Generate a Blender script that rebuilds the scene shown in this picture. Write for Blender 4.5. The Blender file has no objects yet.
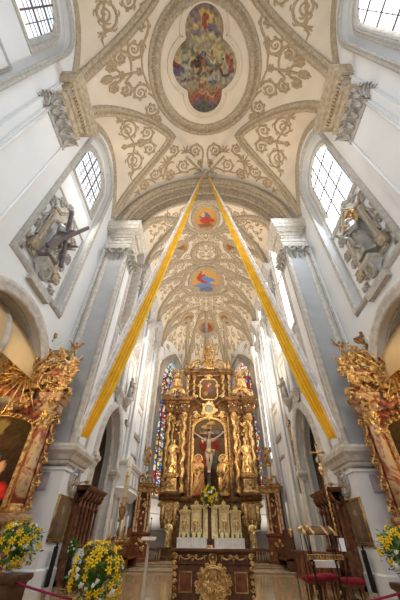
import bpy, bmesh, math, random
from mathutils import Vector, Matrix, noise
from mathutils.geometry import tessellate_polygon
random.seed(7)
S = bpy.context.scene
C = S.collection
PI = math.pi
# ------------------------------------------------------------------ camera, world, exposure
def _d(x, y): return Vector((x-200.0, 300.0-y, -277.0)).normalized()
_Y = _d(208.0, 543.0); _U = _d(204.0, -16.0); _U = (_U-_U.dot(_Y)*_Y).normalized(); _X = _Y.cross(_U)
cd = bpy.data.cameras.new('camera'); cam = bpy.data.objects.new('camera', cd); C.objects.link(cam)
cd.sensor_fit = 'HORIZONTAL'; cd.sensor_width = 36.0; cd.lens = 36.0*277/400; cd.clip_end = 200; cd.clip_start = .05
cam.matrix_world = Matrix.Translation((0, 0, 1.6)) @ Matrix((_X, _Y, _U)).to_4x4()
S.camera = cam
S.view_settings.view_transform = 'Standard'; S.view_settings.look = 'None'; S.view_settings.gamma = 1
S.view_settings.use_curve_mapping = False
S.view_settings.exposure = 0.25
w = bpy.data.worlds.new('world'); S.world = w; w.use_nodes = True
w.node_tree.nodes['Background'].inputs[0].default_value = (0.93, 0.96, 1.0, 1)
w.node_tree.nodes['Background'].inputs[1].default_value = 0.24
def area(name, loc, target, sx, sy, power, col):
    l = bpy.data.lights.new(name, 'AREA'); l.shape = 'RECTANGLE'; l.size = sx; l.size_y = sy; l.energy = power; l.color = col
    o = bpy.data.objects.new(name, l); C.objects.link(o); o.location = loc
    o.rotation_euler = (Vector(target)-Vector(loc)).to_track_quat('-Z', 'Y').to_euler(); return o
def spot(name, loc, target, power, ang, col, r=.15):
    l = bpy.data.lights.new(name, 'SPOT'); l.energy = power; l.spot_size = math.radians(ang); l.spot_blend = .8; l.color = col; l.shadow_soft_size = r
    o = bpy.data.objects.new(name, l); C.objects.link(o); o.location = loc
    o.rotation_euler = (Vector(target)-Vector(loc)).to_track_quat('-Z', 'Y').to_euler(); return o
WARM = (1, .80, .55); COOL = (.86, .93, 1); DAY = (1, .97, .92)
# daylight through the nave and choir windows, plus a fill from the west
area('daylight_nave_right', (7.35, 9.3, 20.5), (-6, 9.3, 12), 3.2, 6, 750, (.80, .90, 1))
area('daylight_nave_left', (-7.35, 9.3, 20.5), (6, 9.3, 12), 3.2, 6, 480, (1, .95, .88))
area('west_fill', (0, -6, 13), (0, 14, 15), 10, 12, 800, (.92, .96, 1))  # added soft fill in the open west end, no window there
area('daylight_choir_right', (5.3, 22, 17), (-5, 22, 12), 8, 5, 330, (.80, .90, 1))
area('daylight_choir_left', (-5.3, 22, 17), (5, 22, 12), 8, 5, 250, (1, .95, .88))
# vault and altar lamps; apse, choir floor and side altar fills are added, unseen
spot('choir_vault_lamp', (0, 20, 5.5), (0, 26, 27), 5200, 120, (1, .82, .58), .5)
spot('altar_lamp_left', (-4.2, 24.5, 7.5), (-.5, 30, 8), 900, 75, WARM, .2)
spot('altar_lamp_right', (4.4, 24.5, 7.5), (1.5, 30, 9), 900, 75, WARM, .2)
spot('nave_vault_lamp', (0, 5, 6), (0, 7, 30), 2600, 84, (1, .80, .55), .5)
spot('apse_fill_left', (-3.6, 31.2, 2.0), (-4.6, 33.4, 9), 260, 120, (1, .9, .74), .3)  # added pair without fixtures, brightens the apse walls
spot('apse_fill_right', (3.9, 31.2, 2.0), (4.6, 33.4, 9), 220, 120, (1, .9, .74), .3)
spot('apse_vault_fill', (0, 30.6, 19.6), (0, 33, 26), 420, 150, (1, .9, .72), .3)  # added to brighten the apse dome, stands for no fixture
spot('choir_floor_fill', (0, 19, 15), (0, 20, 0), 2200, 75, (1, .84, .58), .4)  # added warm fill for the choir floor, no fixture hangs here
spot('table_lamp', (1.5, 6.5, 9.0), (.2, 11, 1.2), 420, 40, WARM, .15)
spot('side_altar_fill_left', (-6.0, 8.5, 9.5), (-8.0, 12.8, 5.5), 330, 70, WARM, .2)  # added pair to light the side altars, no fixtures on the piers
spot('side_altar_fill_right', (6.0, 8.5, 9.5), (8.0, 12.8, 5.5), 240, 70, WARM, .2)
# ------------------------------------------------------------------ materials
MATS = {}
def mat(name, col, rough=.6, metal=0., col2=None, scale=4., detail=4., bump=0., bscale=20., spec=.22, emit=None, es=0.):
    m = bpy.data.materials.new(name); m.use_nodes = True; nt = m.node_tree; N = nt.nodes; L = nt.links
    b = N['Principled BSDF']; b.inputs['Base Color'].default_value = (*col, 1); b.inputs['Roughness'].default_value = rough
    b.inputs['Metallic'].default_value = metal; b.inputs['Specular IOR Level'].default_value = spec
    tc = N.new('ShaderNodeTexCoord')
    c2 = col2 or tuple(c*.86 for c in col)
    n = N.new('ShaderNodeTexNoise'); n.inputs['Scale'].default_value = scale; n.inputs['Detail'].default_value = detail
    r = N.new('ShaderNodeValToRGB'); r.color_ramp.elements[0].position = .35; r.color_ramp.elements[1].position = .65
    r.color_ramp.elements[0].color = (*c2, 1); r.color_ramp.elements[1].color = (*col, 1)
    L.new(tc.outputs['Object'], n.inputs['Vector']); L.new(n.outputs['Fac'], r.inputs['Fac']); L.new(r.outputs['Color'], b.inputs['Base Color'])
    if bump:
        n2 = N.new('ShaderNodeTexNoise'); n2.inputs['Scale'].default_value = bscale; n2.inputs['Detail'].default_value = 3
        bp = N.new('ShaderNodeBump'); bp.inputs['Strength'].default_value = bump; bp.inputs['Distance'].default_value = .05
        L.new(tc.outputs['Object'], n2.inputs['Vector']); L.new(n2.outputs['Fac'], bp.inputs['Height']); L.new(bp.outputs['Normal'], b.inputs['Normal'])
    if emit: b.inputs['Emission Color'].default_value = (*emit, 1); b.inputs['Emission Strength'].default_value = es
    MATS[name] = m; return m
mat('plaster', (.79, .79, .785), .85, col2=(.74, .75, .755), scale=.6)
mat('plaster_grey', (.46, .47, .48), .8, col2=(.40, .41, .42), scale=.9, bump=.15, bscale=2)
mat('moulding', (.64, .60, .54), .75, col2=(.48, .44, .38), scale=4)
mat('moulding_tan', (.52, .43, .31), .75, col2=(.36, .285, .195), scale=5, bump=.3, bscale=9)
mat('moulding_grey', (.56, .53, .48), .75, col2=(.42, .40, .36), scale=5)
mat('vault_ground', (.76, .66, .53), .85, col2=(.70, .60, .47), scale=.7)
mat('vault_ochre', (.66, .48, .26), .85, col2=(.55, .39, .2), scale=.7)
mat('stucco', (.50, .385, .25), .8, col2=(.35, .26, .16), scale=6)
mat('stucco_grey', (.50, .48, .44), .8, col2=(.34, .31, .28), scale=7, bump=.3, bscale=14)
mat('gold', (.80, .54, .23), .36, .8, col2=(.30, .15, .045), scale=7, bump=.6, bscale=18)  # dark brown noise puts crevice shade into the gilding colour
mat('gold_bright', (.98, .74, .36), .32, .8, col2=(.55, .33, .11), scale=7, bump=.35, bscale=20)
mat('gold_pale', (1.0, .86, .52), .4, .45, col2=(.80, .58, .24), scale=6, bump=.3, bscale=16)
mat('robe_red', (.30, .05, .03), .5, .2, col2=(.55, .34, .12), scale=2.2)
mat('gold_old', (.58, .36, .13), .42, .7, col2=(.18, .085, .03), scale=5, bump=.5, bscale=14)
mat('dark_wood', (.13, .055, .028), .38, col2=(.06, .025, .014), scale=5)
mat('altar_wood', (.22, .11, .04), .4, .3, col2=(.07, .032, .012), scale=5)
mat('red_wood', (.21, .07, .03), .35, col2=(.09, .03, .014), scale=4)
mat('stall_wood', (.25, .105, .05), .42, col2=(.09, .036, .018), scale=5, bump=.3)
mat('black', (.015, .014, .014), .4)
mat('candle', (.80, .74, .58), .5)
mat('white_cloth', (.82, .80, .77), .8)
mat('paper', (.85, .87, .9), .7)
mat('flag_white', (.92, .90, .90), .8, col2=(.68, .64, .62))
mat('flag_yellow', (.90, .56, .05), .6, col2=(.78, .44, .02), scale=2)
mat('red_velvet', (.27, .015, .03), .8)
mat('rope_red', (.30, .02, .07), .7)
mat('leaf', (.11, .26, .035), .5, col2=(.05, .13, .015), scale=9)
mat('petal_yellow', (.92, .68, .03), .5, col2=(.85, .52, .01), scale=9)
mat('petal_white', (.85, .83, .70), .6)
mat('ceramic', (.72, .73, .70), .3)
mat('beige_metal', (.55, .45, .36), .4, .2)
mat('skin_ivory', (.80, .62, .45), .5, col2=(.70, .48, .32), scale=5)
mat('skin_brown', (.42, .22, .12), .5)
mat('silver_grey', (.42, .41, .38), .4, .4, col2=(.24, .22, .20), scale=5)
mat('iron', (.17, .14, .15), .6)
mat('wood_beam', (.17, .135, .14), .7, col2=(.11, .085, .09), scale=6)
mat('plaque', (.55, .47, .50), .6)
mat('blue_cloth', (.10, .16, .28), .7)
mat('grey_stone', (.42, .32, .21), .22, col2=(.33, .25, .155))
mat('green_marble', (.20, .20, .13), .35, col2=(.30, .27, .17), scale=3)
def marble(name, stops, scale, rough=.3):
    m = mat(name, (1, 1, 1), rough); nt = m.node_tree
    n = [x for x in nt.nodes if x.type == 'TEX_NOISE'][0]; n.inputs['Scale'].default_value = scale; n.inputs['Distortion'].default_value = 1.6; n.inputs['Detail'].default_value = 5
    r = [x for x in nt.nodes if x.type == 'VALTORGB'][0].color_ramp
    while len(r.elements) > 1: r.elements.remove(r.elements[0])
    r.elements[0].position = stops[0][0]; r.elements[0].color = (*stops[0][1], 1)
    for p, c in stops[1:]:
        e = r.elements.new(p); e.color = (*c, 1)
marble('red_marble', [(.30, (.22, .05, .03)), (.42, (.38, .11, .06)), (.48, (.55, .38, .2)), (.56, (.60, .44, .26)), (.62, (.40, .13, .07)), (.7, (.60, .44, .26))], 1.5)
marble('red_marble_dark', [(.35, (.16, .03, .02)), (.5, (.34, .09, .05)), (.62, (.42, .24, .12))], 3.)
def floor_mat():
    m = mat('floor_tiles', (.5, .4, .3), .1, spec=.7); nt = m.node_tree; N = nt.nodes; L = nt.links; b = N['Principled BSDF']
    tc = N.new('ShaderNodeTexCoord'); br = N.new('ShaderNodeTexBrick'); br.offset = 0; br.inputs['Scale'].default_value = 1
    br.inputs['Color1'].default_value = (.48, .35, .20, 1); br.inputs['Color2'].default_value = (.39, .28, .15, 1); br.inputs['Mortar'].default_value = (.22, .16, .1, 1)
    br.inputs['Mortar Size'].default_value = .012; br.inputs['Brick Width'].default_value = .6; br.inputs['Row Height'].default_value = .6
    L.new(tc.outputs['Object'], br.inputs['Vector']); L.new(br.outputs['Color'], b.inputs['Base Color'])
floor_mat()
def glass_mat(name, stops, scale, strength, lead=.04, leadcol=(.01, .01, .01)):
    """daylit leaded glass: coloured cells with dark lead between them"""
    m = bpy.data.materials.new(name); m.use_nodes = True; nt = m.node_tree; N = nt.nodes; L = nt.links; b = N['Principled BSDF']
    b.inputs['Roughness'].default_value = .3
    tc = N.new('ShaderNodeTexCoord'); v = N.new('ShaderNodeTexVoronoi'); v.inputs['Scale'].default_value = scale
    v2 = N.new('ShaderNodeTexVoronoi'); v2.feature = 'DISTANCE_TO_EDGE'; v2.inputs['Scale'].default_value = scale
    sx = N.new('ShaderNodeSeparateColor'); r = N.new('ShaderNodeValToRGB'); r.color_ramp.interpolation = 'CONSTANT'
    rr = r.color_ramp; rr.elements.remove(rr.elements[0]); rr.elements[0].position = 0; rr.elements[0].color = (*stops[0], 1)
    for i, c in enumerate(stops[1:]): e = rr.elements.new((i+1)/len(stops)); e.color = (*c, 1)
    g = N.new('ShaderNodeMath'); g.operation = 'GREATER_THAN'; g.inputs[1].default_value = lead
    mx = N.new('ShaderNodeMix'); mx.data_type = 'RGBA'
    for a in (v, v2): L.new(tc.outputs['Object'], a.inputs['Vector'])
    L.new(v.outputs['Color'], sx.inputs[0]); L.new(sx.outputs[0], r.inputs['Fac']); L.new(v2.outputs['Distance'], g.inputs[0])
    L.new(g.outputs[0], mx.inputs['Factor']); mx.inputs['A'].default_value = (*leadcol, 1); L.new(r.outputs['Color'], mx.inputs['B'])
    L.new(mx.outputs['Result'], b.inputs['Base Color']); L.new(mx.outputs['Result'], b.inputs['Emission Color']); b.inputs['Emission Strength'].default_value = strength
    MATS[name] = m
glass_mat('stained_glass', [(.02, .05, .30), (.55, .01, .01), (.9, .85, .7), (.05, .16, .5), (.8, .42, .03), (.02, .20, .10), (.35, .5, .7), (.6, .04, .02), (.75, .74, .66), (.03, .03, .14), (.85, .7, .3), (.18, .35, .62), (.9, .84, .6)], 4.2, .75, .03)
glass_mat('stained_glass_red', [(.6, .01, .01), (.02, .20, .08), (.5, .01, .02), (.9, .8, .6), (.03, .08, .4), (.7, .05, .02), (.8, .62, .25), (.05, .12, .35), (.85, .82, .7)], 4.2, .8, .03)
glass_mat('window_glass', [(.95, .97, 1), (.88, .94, 1), (.93, .95, .98), (.98, .97, .96)], 3, 2.2, .0)
glass_mat('window_glass_left', [(.72, .82, .95), (.66, .76, .92), (.80, .86, .96), (.86, .74, .62)], 5, .95, .03, (.35, .38, .45))
def vcol_mat(name, rough=.6):
    m = bpy.data.materials.new(name); m.use_nodes = True; nt = m.node_tree; b = nt.nodes['Principled BSDF']; b.inputs['Roughness'].default_value = rough
    a = nt.nodes.new('ShaderNodeVertexColor'); a.layer_name = 'Col'; nt.links.new(a.outputs['Color'], b.inputs['Base Color']); b.inputs['Specular IOR Level'].default_value = .05; MATS[name] = m
vcol_mat('fresco_paint', .9); vcol_mat('oil_paint', .8)
# ------------------------------------------------------------------ mesh builder
V = Vector
def LOC(x, y, z): return Matrix.Translation((x, y, z))
def RZ(a): return Matrix.Rotation(a, 4, 'Z')
def RX(a): return Matrix.Rotation(a, 4, 'X')
def RY(a): return Matrix.Rotation(a, 4, 'Y')
def SC(x, y=None, z=None): return Matrix.Diagonal((x, x if y is None else y, x if z is None else z, 1))
class MB:
    def __init__(s): s.v = []; s.f = []; s.m = []; s.sm = []; s.fx = []; s.M = Matrix(); s.mi = 0; s.smooth = True
    def add(s, vs, fs, smooth=None, fixed=False):
        s.fx += [fixed]*len(fs); n = len(s.v); M = s.M
        s.v += [M @ V(p) for p in vs]; s.f += [tuple(i+n for i in f) for f in fs]
        k = s.smooth if smooth is None else smooth
        s.m += [s.mi]*len(fs); s.sm += [k]*len(fs); return s
    def box(s, x0, x1, y0, y1, z0, z1):
        return s.add([(x0, y0, z0), (x1, y0, z0), (x1, y1, z0), (x0, y1, z0), (x0, y0, z1), (x1, y0, z1), (x1, y1, z1), (x0, y1, z1)],
            [(0, 3, 2, 1), (4, 5, 6, 7), (0, 1, 5, 4), (1, 2, 6, 5), (2, 3, 7, 6), (3, 0, 4, 7)], False)
    def stack(s, x0, x1, y0, y1, levels):
        """box whose outline is offset by p at each height z: mouldings of a block"""
        vs = []; fs = []
        for z, p in levels: vs += [(x0-p, y0-p, z), (x1+p, y0-p, z), (x1+p, y1+p, z), (x0-p, y1+p, z)]
        n = len(levels)
        for i in range(n-1):
            for k in range(4): fs.append((4*i+k, 4*i+(k+1) % 4, 4*i+4+(k+1) % 4, 4*i+4+k))
        fs += [(3, 2, 1, 0), tuple(4*(n-1)+k for k in range(4))]
        return s.add(vs, fs, False)
    def lathe(s, prof, n=16, mod=None, cap=True):
        vs = []; fs = []
        for i, (r, z) in enumerate(prof):
            for k in range(n):
                a = 2*PI*k/n; q = r*(mod(a, z) if mod else 1)
                vs.append((q*math.cos(a), q*math.sin(a), z))
        for i in range(len(prof)-1):
            for k in range(n): fs.append((i*n+k, i*n+(k+1) % n, (i+1)*n+(k+1) % n, (i+1)*n+k))
        if cap: fs += [tuple(range(n))[::-1], tuple((len(prof)-1)*n+k for k in range(n))]
        return s.add(vs, fs)
    def tube(s, pts, rad, n=8, flat=1.):
        pts = [V(p) for p in pts]
        if not hasattr(rad, '__len__'): rad = [rad]*len(pts)
        vs = []; fs = []; t0 = None
        for i, p in enumerate(pts):
            t = (pts[min(i+1, len(pts)-1)]-pts[max(i-1, 0)]).normalized()
            if t0 is None:
                a = V((0, 0, 1)) if abs(t.z) < .9 else V((1, 0, 0)); u = t.cross(a).normalized()
            else: u = (u-t*u.dot(t)).normalized()
            t0 = t; b = t.cross(u)
            for k in range(n):
                an = 2*PI*k/n; vs.append(p+(u*math.cos(an)+b*math.sin(an)*flat)*rad[i])
        m = len(pts)
        for i in range(m-1):
            for k in range(n): fs.append((i*n+k, i*n+(k+1) % n, (i+1)*n+(k+1) % n, (i+1)*n+k))
        fs += [tuple(range(n))[::-1], tuple((m-1)*n+k for k in range(n))]
        return s.add(vs, fs)
    def ball(s, c, r, nx=12, ny=8):
        if not hasattr(r, '__len__'): r = (r, r, r)
        vs = [(c[0], c[1], c[2]-r[2])]; fs = []
        for i in range(1, ny):
            ph = -PI/2+PI*i/ny
            for k in range(nx): a = 2*PI*k/nx; vs.append((c[0]+r[0]*math.cos(ph)*math.cos(a), c[1]+r[1]*math.cos(ph)*math.sin(a), c[2]+r[2]*math.sin(ph)))
        vs.append((c[0], c[1], c[2]+r[2]))
        for k in range(nx): fs.append((0, 1+(k+1) % nx, 1+k))
        for i in range(ny-2):
            for k in range(nx): fs.append((1+i*nx+k, 1+i*nx+(k+1) % nx, 1+(i+1)*nx+(k+1) % nx, 1+(i+1)*nx+k))
        e = len(vs)-1; b = 1+(ny-2)*nx
        for k in range(nx): fs.append((b+k, b+(k+1) % nx, e))
        return s.add(vs, fs)
    def strip(s, path, prof, F, closed=False):
        """moulding: in-plane offset/height profile prof swept along a 2-D path and mapped by F(u,v,w)"""
        n = len(path); vs = []; fs = []; m = len(prof)
        for i in range(n):
            a = path[(i-1) % n] if (closed or i > 0) else path[i]; b = path[i]; c = path[(i+1) % n] if (closed or i < n-1) else path[i]
            d1 = V((b[0]-a[0], b[1]-a[1])); d2 = V((c[0]-b[0], c[1]-b[1]))
            if d1.length < 1e-9: d1 = d2
            if d2.length < 1e-9: d2 = d1
            d1.normalize(); d2.normalize(); n1 = V((-d1.y, d1.x)); n2 = V((-d2.y, d2.x)); q = n1+n2
            if q.length < 1e-6: q = n1
            q.normalize(); q = q/max(.45, q.dot(n1))
            k = prof[2][i] if isinstance(prof, tuple) else 1
            pr = prof[0] if isinstance(prof, tuple) else prof
            m = len(pr); hk = prof[1][i] if isinstance(prof, tuple) else 1
            for o, h in pr: vs.append(F(b[0]+q.x*o*k, b[1]+q.y*o*k, h*hk))
        for i in range(n if closed else n-1):
            j = (i+1) % n
            for k in range(m-1): fs.append((i*m+k, i*m+k+1, j*m+k+1, j*m+k))
        b = path[n//2]; o_ = F(b[0], b[1], 0)
        if (F(b[0]+.01, b[1], 0)-o_).cross(F(b[0], b[1]+.01, 0)-o_).dot(F(b[0], b[1], .01)-o_) > 0: fs = [f[::-1] for f in fs]
        return s.add(vs, fs, None, True)
    def stroke(s, path, rad, F, hf=.8):
        pr = [(-1, 0), (-.62, .62), (0, 1), (.62, .62), (1, 0)]
        return s.strip(path, (pr, [r*hf for r in rad], rad), F)
    def scrolls(s, strokes, F, hf=.8):
        for p, r in strokes: s.stroke(p, r, F, hf)
        return s
    def plate(s, outer, holes, F, w0, w1):
        loops = [outer]+holes; flat = [p for l in loops for p in l]
        tris = tessellate_polygon([[V((p[0], p[1], 0)) for p in l] for l in loops])
        s.add([F(p[0], p[1], w1) for p in flat], [tuple(t) for t in tris], False)
        if w0 != w1:
            s.add([F(p[0], p[1], w0) for p in flat], [tuple(t)[::-1] for t in tris], False)
            for l in loops:
                n = len(l); s.add([F(p[0], p[1], w1) for p in l]+[F(p[0], p[1], w0) for p in l], [(i, (i+1) % n, n+(i+1) % n, n+i) for i in range(n)], False)
        return s
    def build(s, name, mats, parent=None, recalc=True):
        me = bpy.data.meshes.new(name); me.from_pydata([tuple(v) for v in s.v], [], s.f); me.update()
        for m in ([mats] if isinstance(mats, str) else mats): me.materials.append(MATS[m])
        me.polygons.foreach_set('material_index', s.m); me.polygons.foreach_set('use_smooth', s.sm)
        if recalc:
            bm = bmesh.new(); bm.from_mesh(me); bm.faces.ensure_lookup_table(); bmesh.ops.recalc_face_normals(bm, faces=[f for f in bm.faces if not s.fx[f.index]]); bm.to_mesh(me); bm.free()
        o = bpy.data.objects.new(name, me); C.objects.link(o)
        if parent: o.parent = parent
        return o
def struct(o, label=None): o['kind'] = 'structure'; 
def tag(o, label, cat, group=None):
    o['label'] = label; o['category'] = cat
    if group: o['group'] = group
    return o
def empty(name, loc, label, cat, rz=0, group=None):
    o = bpy.data.objects.new(name, None); C.objects.link(o); o.location = loc; o.rotation_euler = (0, 0, rz); o.empty_display_size = .2
    return tag(o, label, cat, group)
def dup(root, loc=None, rz=None, label=None, sc=None, cat=None):
    r = root.copy(); C.objects.link(r)
    if loc is not None: r.location = loc
    if rz is not None: r.rotation_euler = (0, 0, rz)
    if sc is not None: r.scale = (sc, sc, sc) if not hasattr(sc, '__len__') else sc
    if label: r['label'] = label
    for ch in list(root.children):
        c = ch.copy(); C.objects.link(c); c.parent = r
        for g in list(ch.children): d = g.copy(); C.objects.link(d); d.parent = c
    return r
# ------------------------------------------------------------------ ornament
def spiral(x, y, ang, size, sg, turns=1.5, w=.1, leaves=True, stem=0.):
    out = []; pts = [(x, y)]; rad = [w*.6]; h = ang
    if stem:
        for i in range(4): x += math.cos(h)*stem/4; y += math.sin(h)*stem/4; h -= sg*.10; pts.append((x, y)); rad.append(w*(.7+.1*i))
    th = turns*2*PI; N = int(11*turns)+3; dt = th/N; R = size; k = 1.55/th
    for i in range(N):
        h += sg*dt; x += math.cos(h-sg*dt/2)*R*dt; y += math.sin(h-sg*dt/2)*R*dt; R = size*math.exp(-k*(i+1)*dt)
        pts.append((x, y)); rad.append(w*(1-.45*i/N))
        if leaves and i % 2 == 0 and i < N-3:
            a = h-sg*1.0; lx, ly = x, y; L = R*.62; lp = [(lx, ly)]; lr = [w*.75]
            for j in range(3): lx += math.cos(a)*L/3; ly += math.sin(a)*L/3; a += sg*.65; lp.append((lx, ly)); lr.append(w*(.95-.27*j))
            out.append((lp, lr))
    out.append((pts, rad))
    out.append(([(x-w*1.1, y), (x, y), (x+w*1.1, y)], [w*.5, w*1.5, w*.5]))
    return out
def volute(cx, cy, R, a0, sg, turns=1.6, w=.06, tail=None, leaves=True):
    out = []; N = int(13*turns); pts = []; rad = []; R = R*1.1
    for i in range(N+1):
        a = a0+sg*turns*2*PI*i/N; r = R*math.exp(-1.5*i/N)
        pts.append((cx+r*math.cos(a), cy+r*math.sin(a))); rad.append(w*(1.15-.5*i/N))
        if leaves and i % 2 == 0 and i < N*.62:
            h = a+sg*PI/2-sg*.9; lx, ly = pts[-1]; lp = [(lx, ly)]; lr = [w*.6]
            for j in range(3): lx += math.cos(h)*R*.17; ly += math.sin(h)*R*.17; h += sg*.75; lp.append((lx, ly)); lr.append(w*(.85-.25*j))
            out.append((lp, lr))
        if leaves and i % 3 == 1 and i < N*.5:
            h = a+PI-sg*.6; lx, ly = pts[-1]; out.append(([(lx, ly), (lx+math.cos(h)*R*.22, ly+math.sin(h)*R*.22)], [w*.9, w*.3]))
    if tail:
        t0 = V((tail[0], tail[1])); p0 = V(pts[0]); tg = V((-math.sin(a0), math.cos(a0)))*sg; q = p0-tg*(p0-t0).length*.5
        pre = [tuple(t0*(1-t)**2+q*2*t*(1-t)+p0*t*t) for t in (0, .2, .4, .6, .8)]
        pts = pre+pts; rad = [w*.8, w, w*1.2, w*1.25, w*1.2]+rad
    out.append((pts, rad)); out.append(([(cx-w*.9, cy), (cx, cy), (cx+w*.9, cy)], [w*.6, w*1.3, w*.6])); return out
def palmette(x, y, ang, size, w=.1, n=5):
    out = []
    for i in range(n):
        t = (i-(n-1)/2)/((n-1)/2) if n > 1 else 0; a = ang+t*1.15; L = size*(1-.35*abs(t)); px, py = x, y; p = [(px, py)]; r = [w*.5]
        for j in range(4): px += math.cos(a)*L/4; py += math.sin(a)*L/4; a += t*.28; p.append((px, py)); r.append(w*(.8, 1.1, .9, .25)[j])
        out.append((p, r))
    return out
def wave(x0, y0, x1, y1, n, size, w=.09, sg=1):
    """rinceau: spirals alternating either side of a line"""
    out = []; a = math.atan2(y1-y0, x1-x0); L = math.hypot(x1-x0, y1-y0)/n
    for i in range(n):
        s_ = sg*(1 if i % 2 else -1); px = x0+math.cos(a)*L*i; py = y0+math.sin(a)*L*i
        out += spiral(px, py, a-s_*.5, size*(1-.25*i/max(1, n)), s_, 1.35, w)
        qx = px+math.cos(a)*L; qy = py+math.sin(a)*L; m = ((px+qx)/2+math.sin(a)*L*.18*s_, (py+qy)/2-math.cos(a)*L*.18*s_)
        out.append(([(px, py), m, (qx, qy)], [w*.8, w, w*.8]))
    return out
def mirror(st, cx=0.): return st+[([(2*cx-p[0], p[1]) for p in pts][::1], r) for pts, r in st]
def ell(cx, cy, rx, ry, n=40, a0=0, a1=2*PI, close=True):
    m = n if close else n+1
    return [(cx+rx*math.cos(a0+(a1-a0)*i/n), cy+ry*math.sin(a0+(a1-a0)*i/n)) for i in range(m)]
# ------------------------------------------------------------------ vault surfaces
NB = (0.1, 9.3)
def z_nave(x, y):
    ax = min(abs(x), 7.999); zb = 21.5+9.1*math.sqrt(max(0, 1-(ax/8)**2))
    if ax > 3.1:
        g = 3.75*((ax-3.1)/4.9)**.8; zc = 29.85-(ax-3.1)/4.9*3.2
        for yc in NB:
            s_ = abs(y-yc)/max(g, 1e-6)
            if s_ < 1: return zb+max(0, zc-zb)*(1-s_*s_)
    return zb
CB = (16.1, 20.1, 24.5, 29.0)
def z_choir(x, y):
    ax = min(abs(x), 5.999)
    if y > 30.5:
        u, v = ax/6, (y-30.5)/5.7; q = u*u+v*v; zs = 21-3.6*min(1, v*1.6)
        zf_ = lambda qq: zs+(27.2-zs)*math.sqrt(max(0, 1-qq)); rho = math.sqrt(q); th = math.atan2(v, u)
        if rho > .5:
            s_ = abs(th-.60)/(.50*((min(rho, 1.2)-.5)/.5)**.8+1e-6)
            if s_ < 1: zc = zf_(.25)+(20.1-zf_(.25))*min(1, (rho-.5)/.4); return zf_(q)+max(0, zc-zf_(q))*(1-s_*s_)
        return zf_(q)
    zb = 21+6.2*math.sqrt(max(0, 1-(ax/6)**2))
    if ax > 2.7:
        for yc in CB:
            g = 2.0*((ax-2.7)/3.3)**.8; zc = z0c-(ax-2.7)/3.3*1.9; s_ = abs(y-yc)/max(g, 1e-6)
            if s_ < 1: return zb+max(0, zc-zb)*(1-s_*s_)
    return zb
z0c = 21+6.2*math.sqrt(1-(2.7/6)**2)
def surfF(zf):
    def F(x, y, w_):
        e = .06; z = zf(x, y)
        n = V(((zf(x+e, y)-zf(x-e, y))/(2*e), (zf(x, y+e)-zf(x, y-e))/(2*e), -1.))
        if n.length > 6: n = n/n.length*6
        n.normalize(); return V((x, y, z))+n*(w_+.01)
    return F
FN = surfF(z_nave); FC = surfF(z_choir)
def wallF(sd, X0=8.):
    """sd=-1 left, +1 right; u along the nave, v up, w out of the wall"""
    return (lambda u, v, w_: V((sd*(X0-w_), u, v)))
BEAD = [(-.5, 0), (-.5, .35), (-.3, .5), (-.12, .25), (.12, .25), (.3, .5), (.5, .35), (.5, 0)]
def prof(wd, h): return [(a*wd, b*h*2) for a, b in BEAD]
# ------------------------------------------------------------------ floor and choir platform
m = MB(); m.box(-13, 13, -6, 9.9, -.3, 0); o = m.build('floor', 'floor_tiles'); struct(o)
m = MB(); m.box(-7.2, 7.2, 9.9, 38, 0, .3); o = m.build('floor', 'floor_tiles'); struct(o)
m = MB()
for i, (y0, z) in enumerate([(22.0, .38), (24.6, .47), (25.2, .56)]): m.stack(-6, 6, y0, 37, [(.3, 0), (z-.03, 0), (z-.03, .03), (z, .03)])
o = m.build('trim_1', 'grey_stone'); struct(o)
# ------------------------------------------------------------------ nave walls
def arch_hole(u, hw, v0, vs, rise, n=18, pointed=False):
    p = [(u-hw, v0), (u-hw, vs)]
    if pointed:
        R = (rise*rise+hw*hw)/(2*hw); a = math.asin(min(1, rise/R))
        p += [(u-hw+R-R*math.cos(a*i/n), vs+R*math.sin(a*i/n)) for i in range(1, n+1)]
        p += [(u+hw-R+R*math.cos(a*i/n), vs+R*math.sin(a*i/n)) for i in range(n-1, -1, -1)]
    else: p += [(u-hw*math.cos(PI*i/n), vs+rise*math.sin(PI*i/n)) for i in range(1, n+1)]
    p.append((u+hw, v0)); return p
TP = [(a*.45, b) for a, b in [(-.32, 0), (-.32, .10), (-.22, .15), (-.14, .09), (-.04, .09), (.04, .17), (.14, .17), (.20, .08), (.32, .05), (.32, 0)]]
def window(sd, X0, u, hw, v0, vs, rise, depth, name, gm, nb, nr, pointed=False, w_in=0.):
    F = wallF(sd, X0); hole = arch_hole(u, hw, v0, vs, rise, 14, pointed)
    sill = MB(); inner = arch_hole(u, hw*.86, v0+.25, vs, rise*.9, 14, pointed); n = len(hole)
    sill.add([F(a, b, w_in) for a, b in hole]+[F(a, b, w_in-depth) for a, b in inner], [(i, (i+1) % n, n+(i+1) % n, n+i) for i in range(n)], False)
    o = sill.build(name, 'moulding'); struct(o)
    g = MB(); g.plate(inner, [], F, -depth-.03, -depth); g.build('glass_pane', gm, o)
    b = MB(); h2 = hw*.86
    def top(uu):
        t = abs(uu-u)/h2
        if pointed: return vs+rise*.9*math.sqrt(max(0, 1-t))
        return vs+rise*.9*math.sqrt(max(0, 1-t*t))
    for i in range(1, nb):
        uu = u-h2+2*h2*i/nb; r = .045 if i % 2 == 0 else .022
        b.tube([F(uu, v0+.25, -depth+.05), F(uu, top(uu), -depth+.05)], r, 5)
    for j in range(1, nr):
        vv = v0+.25+(vs+rise*.9-v0-.25)*j/nr; r = .05 if j % 3 == 0 else .02
        ext = h2 if vv < vs else h2*math.sqrt(max(0, 1-((vv-vs)/(rise*.9))**2))
        b.tube([F(u-ext, vv, -depth+.05), F(u+ext, vv, -depth+.05)], r, 5)
    b.build('glazing_bar', 'iron', o); return o
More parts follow.
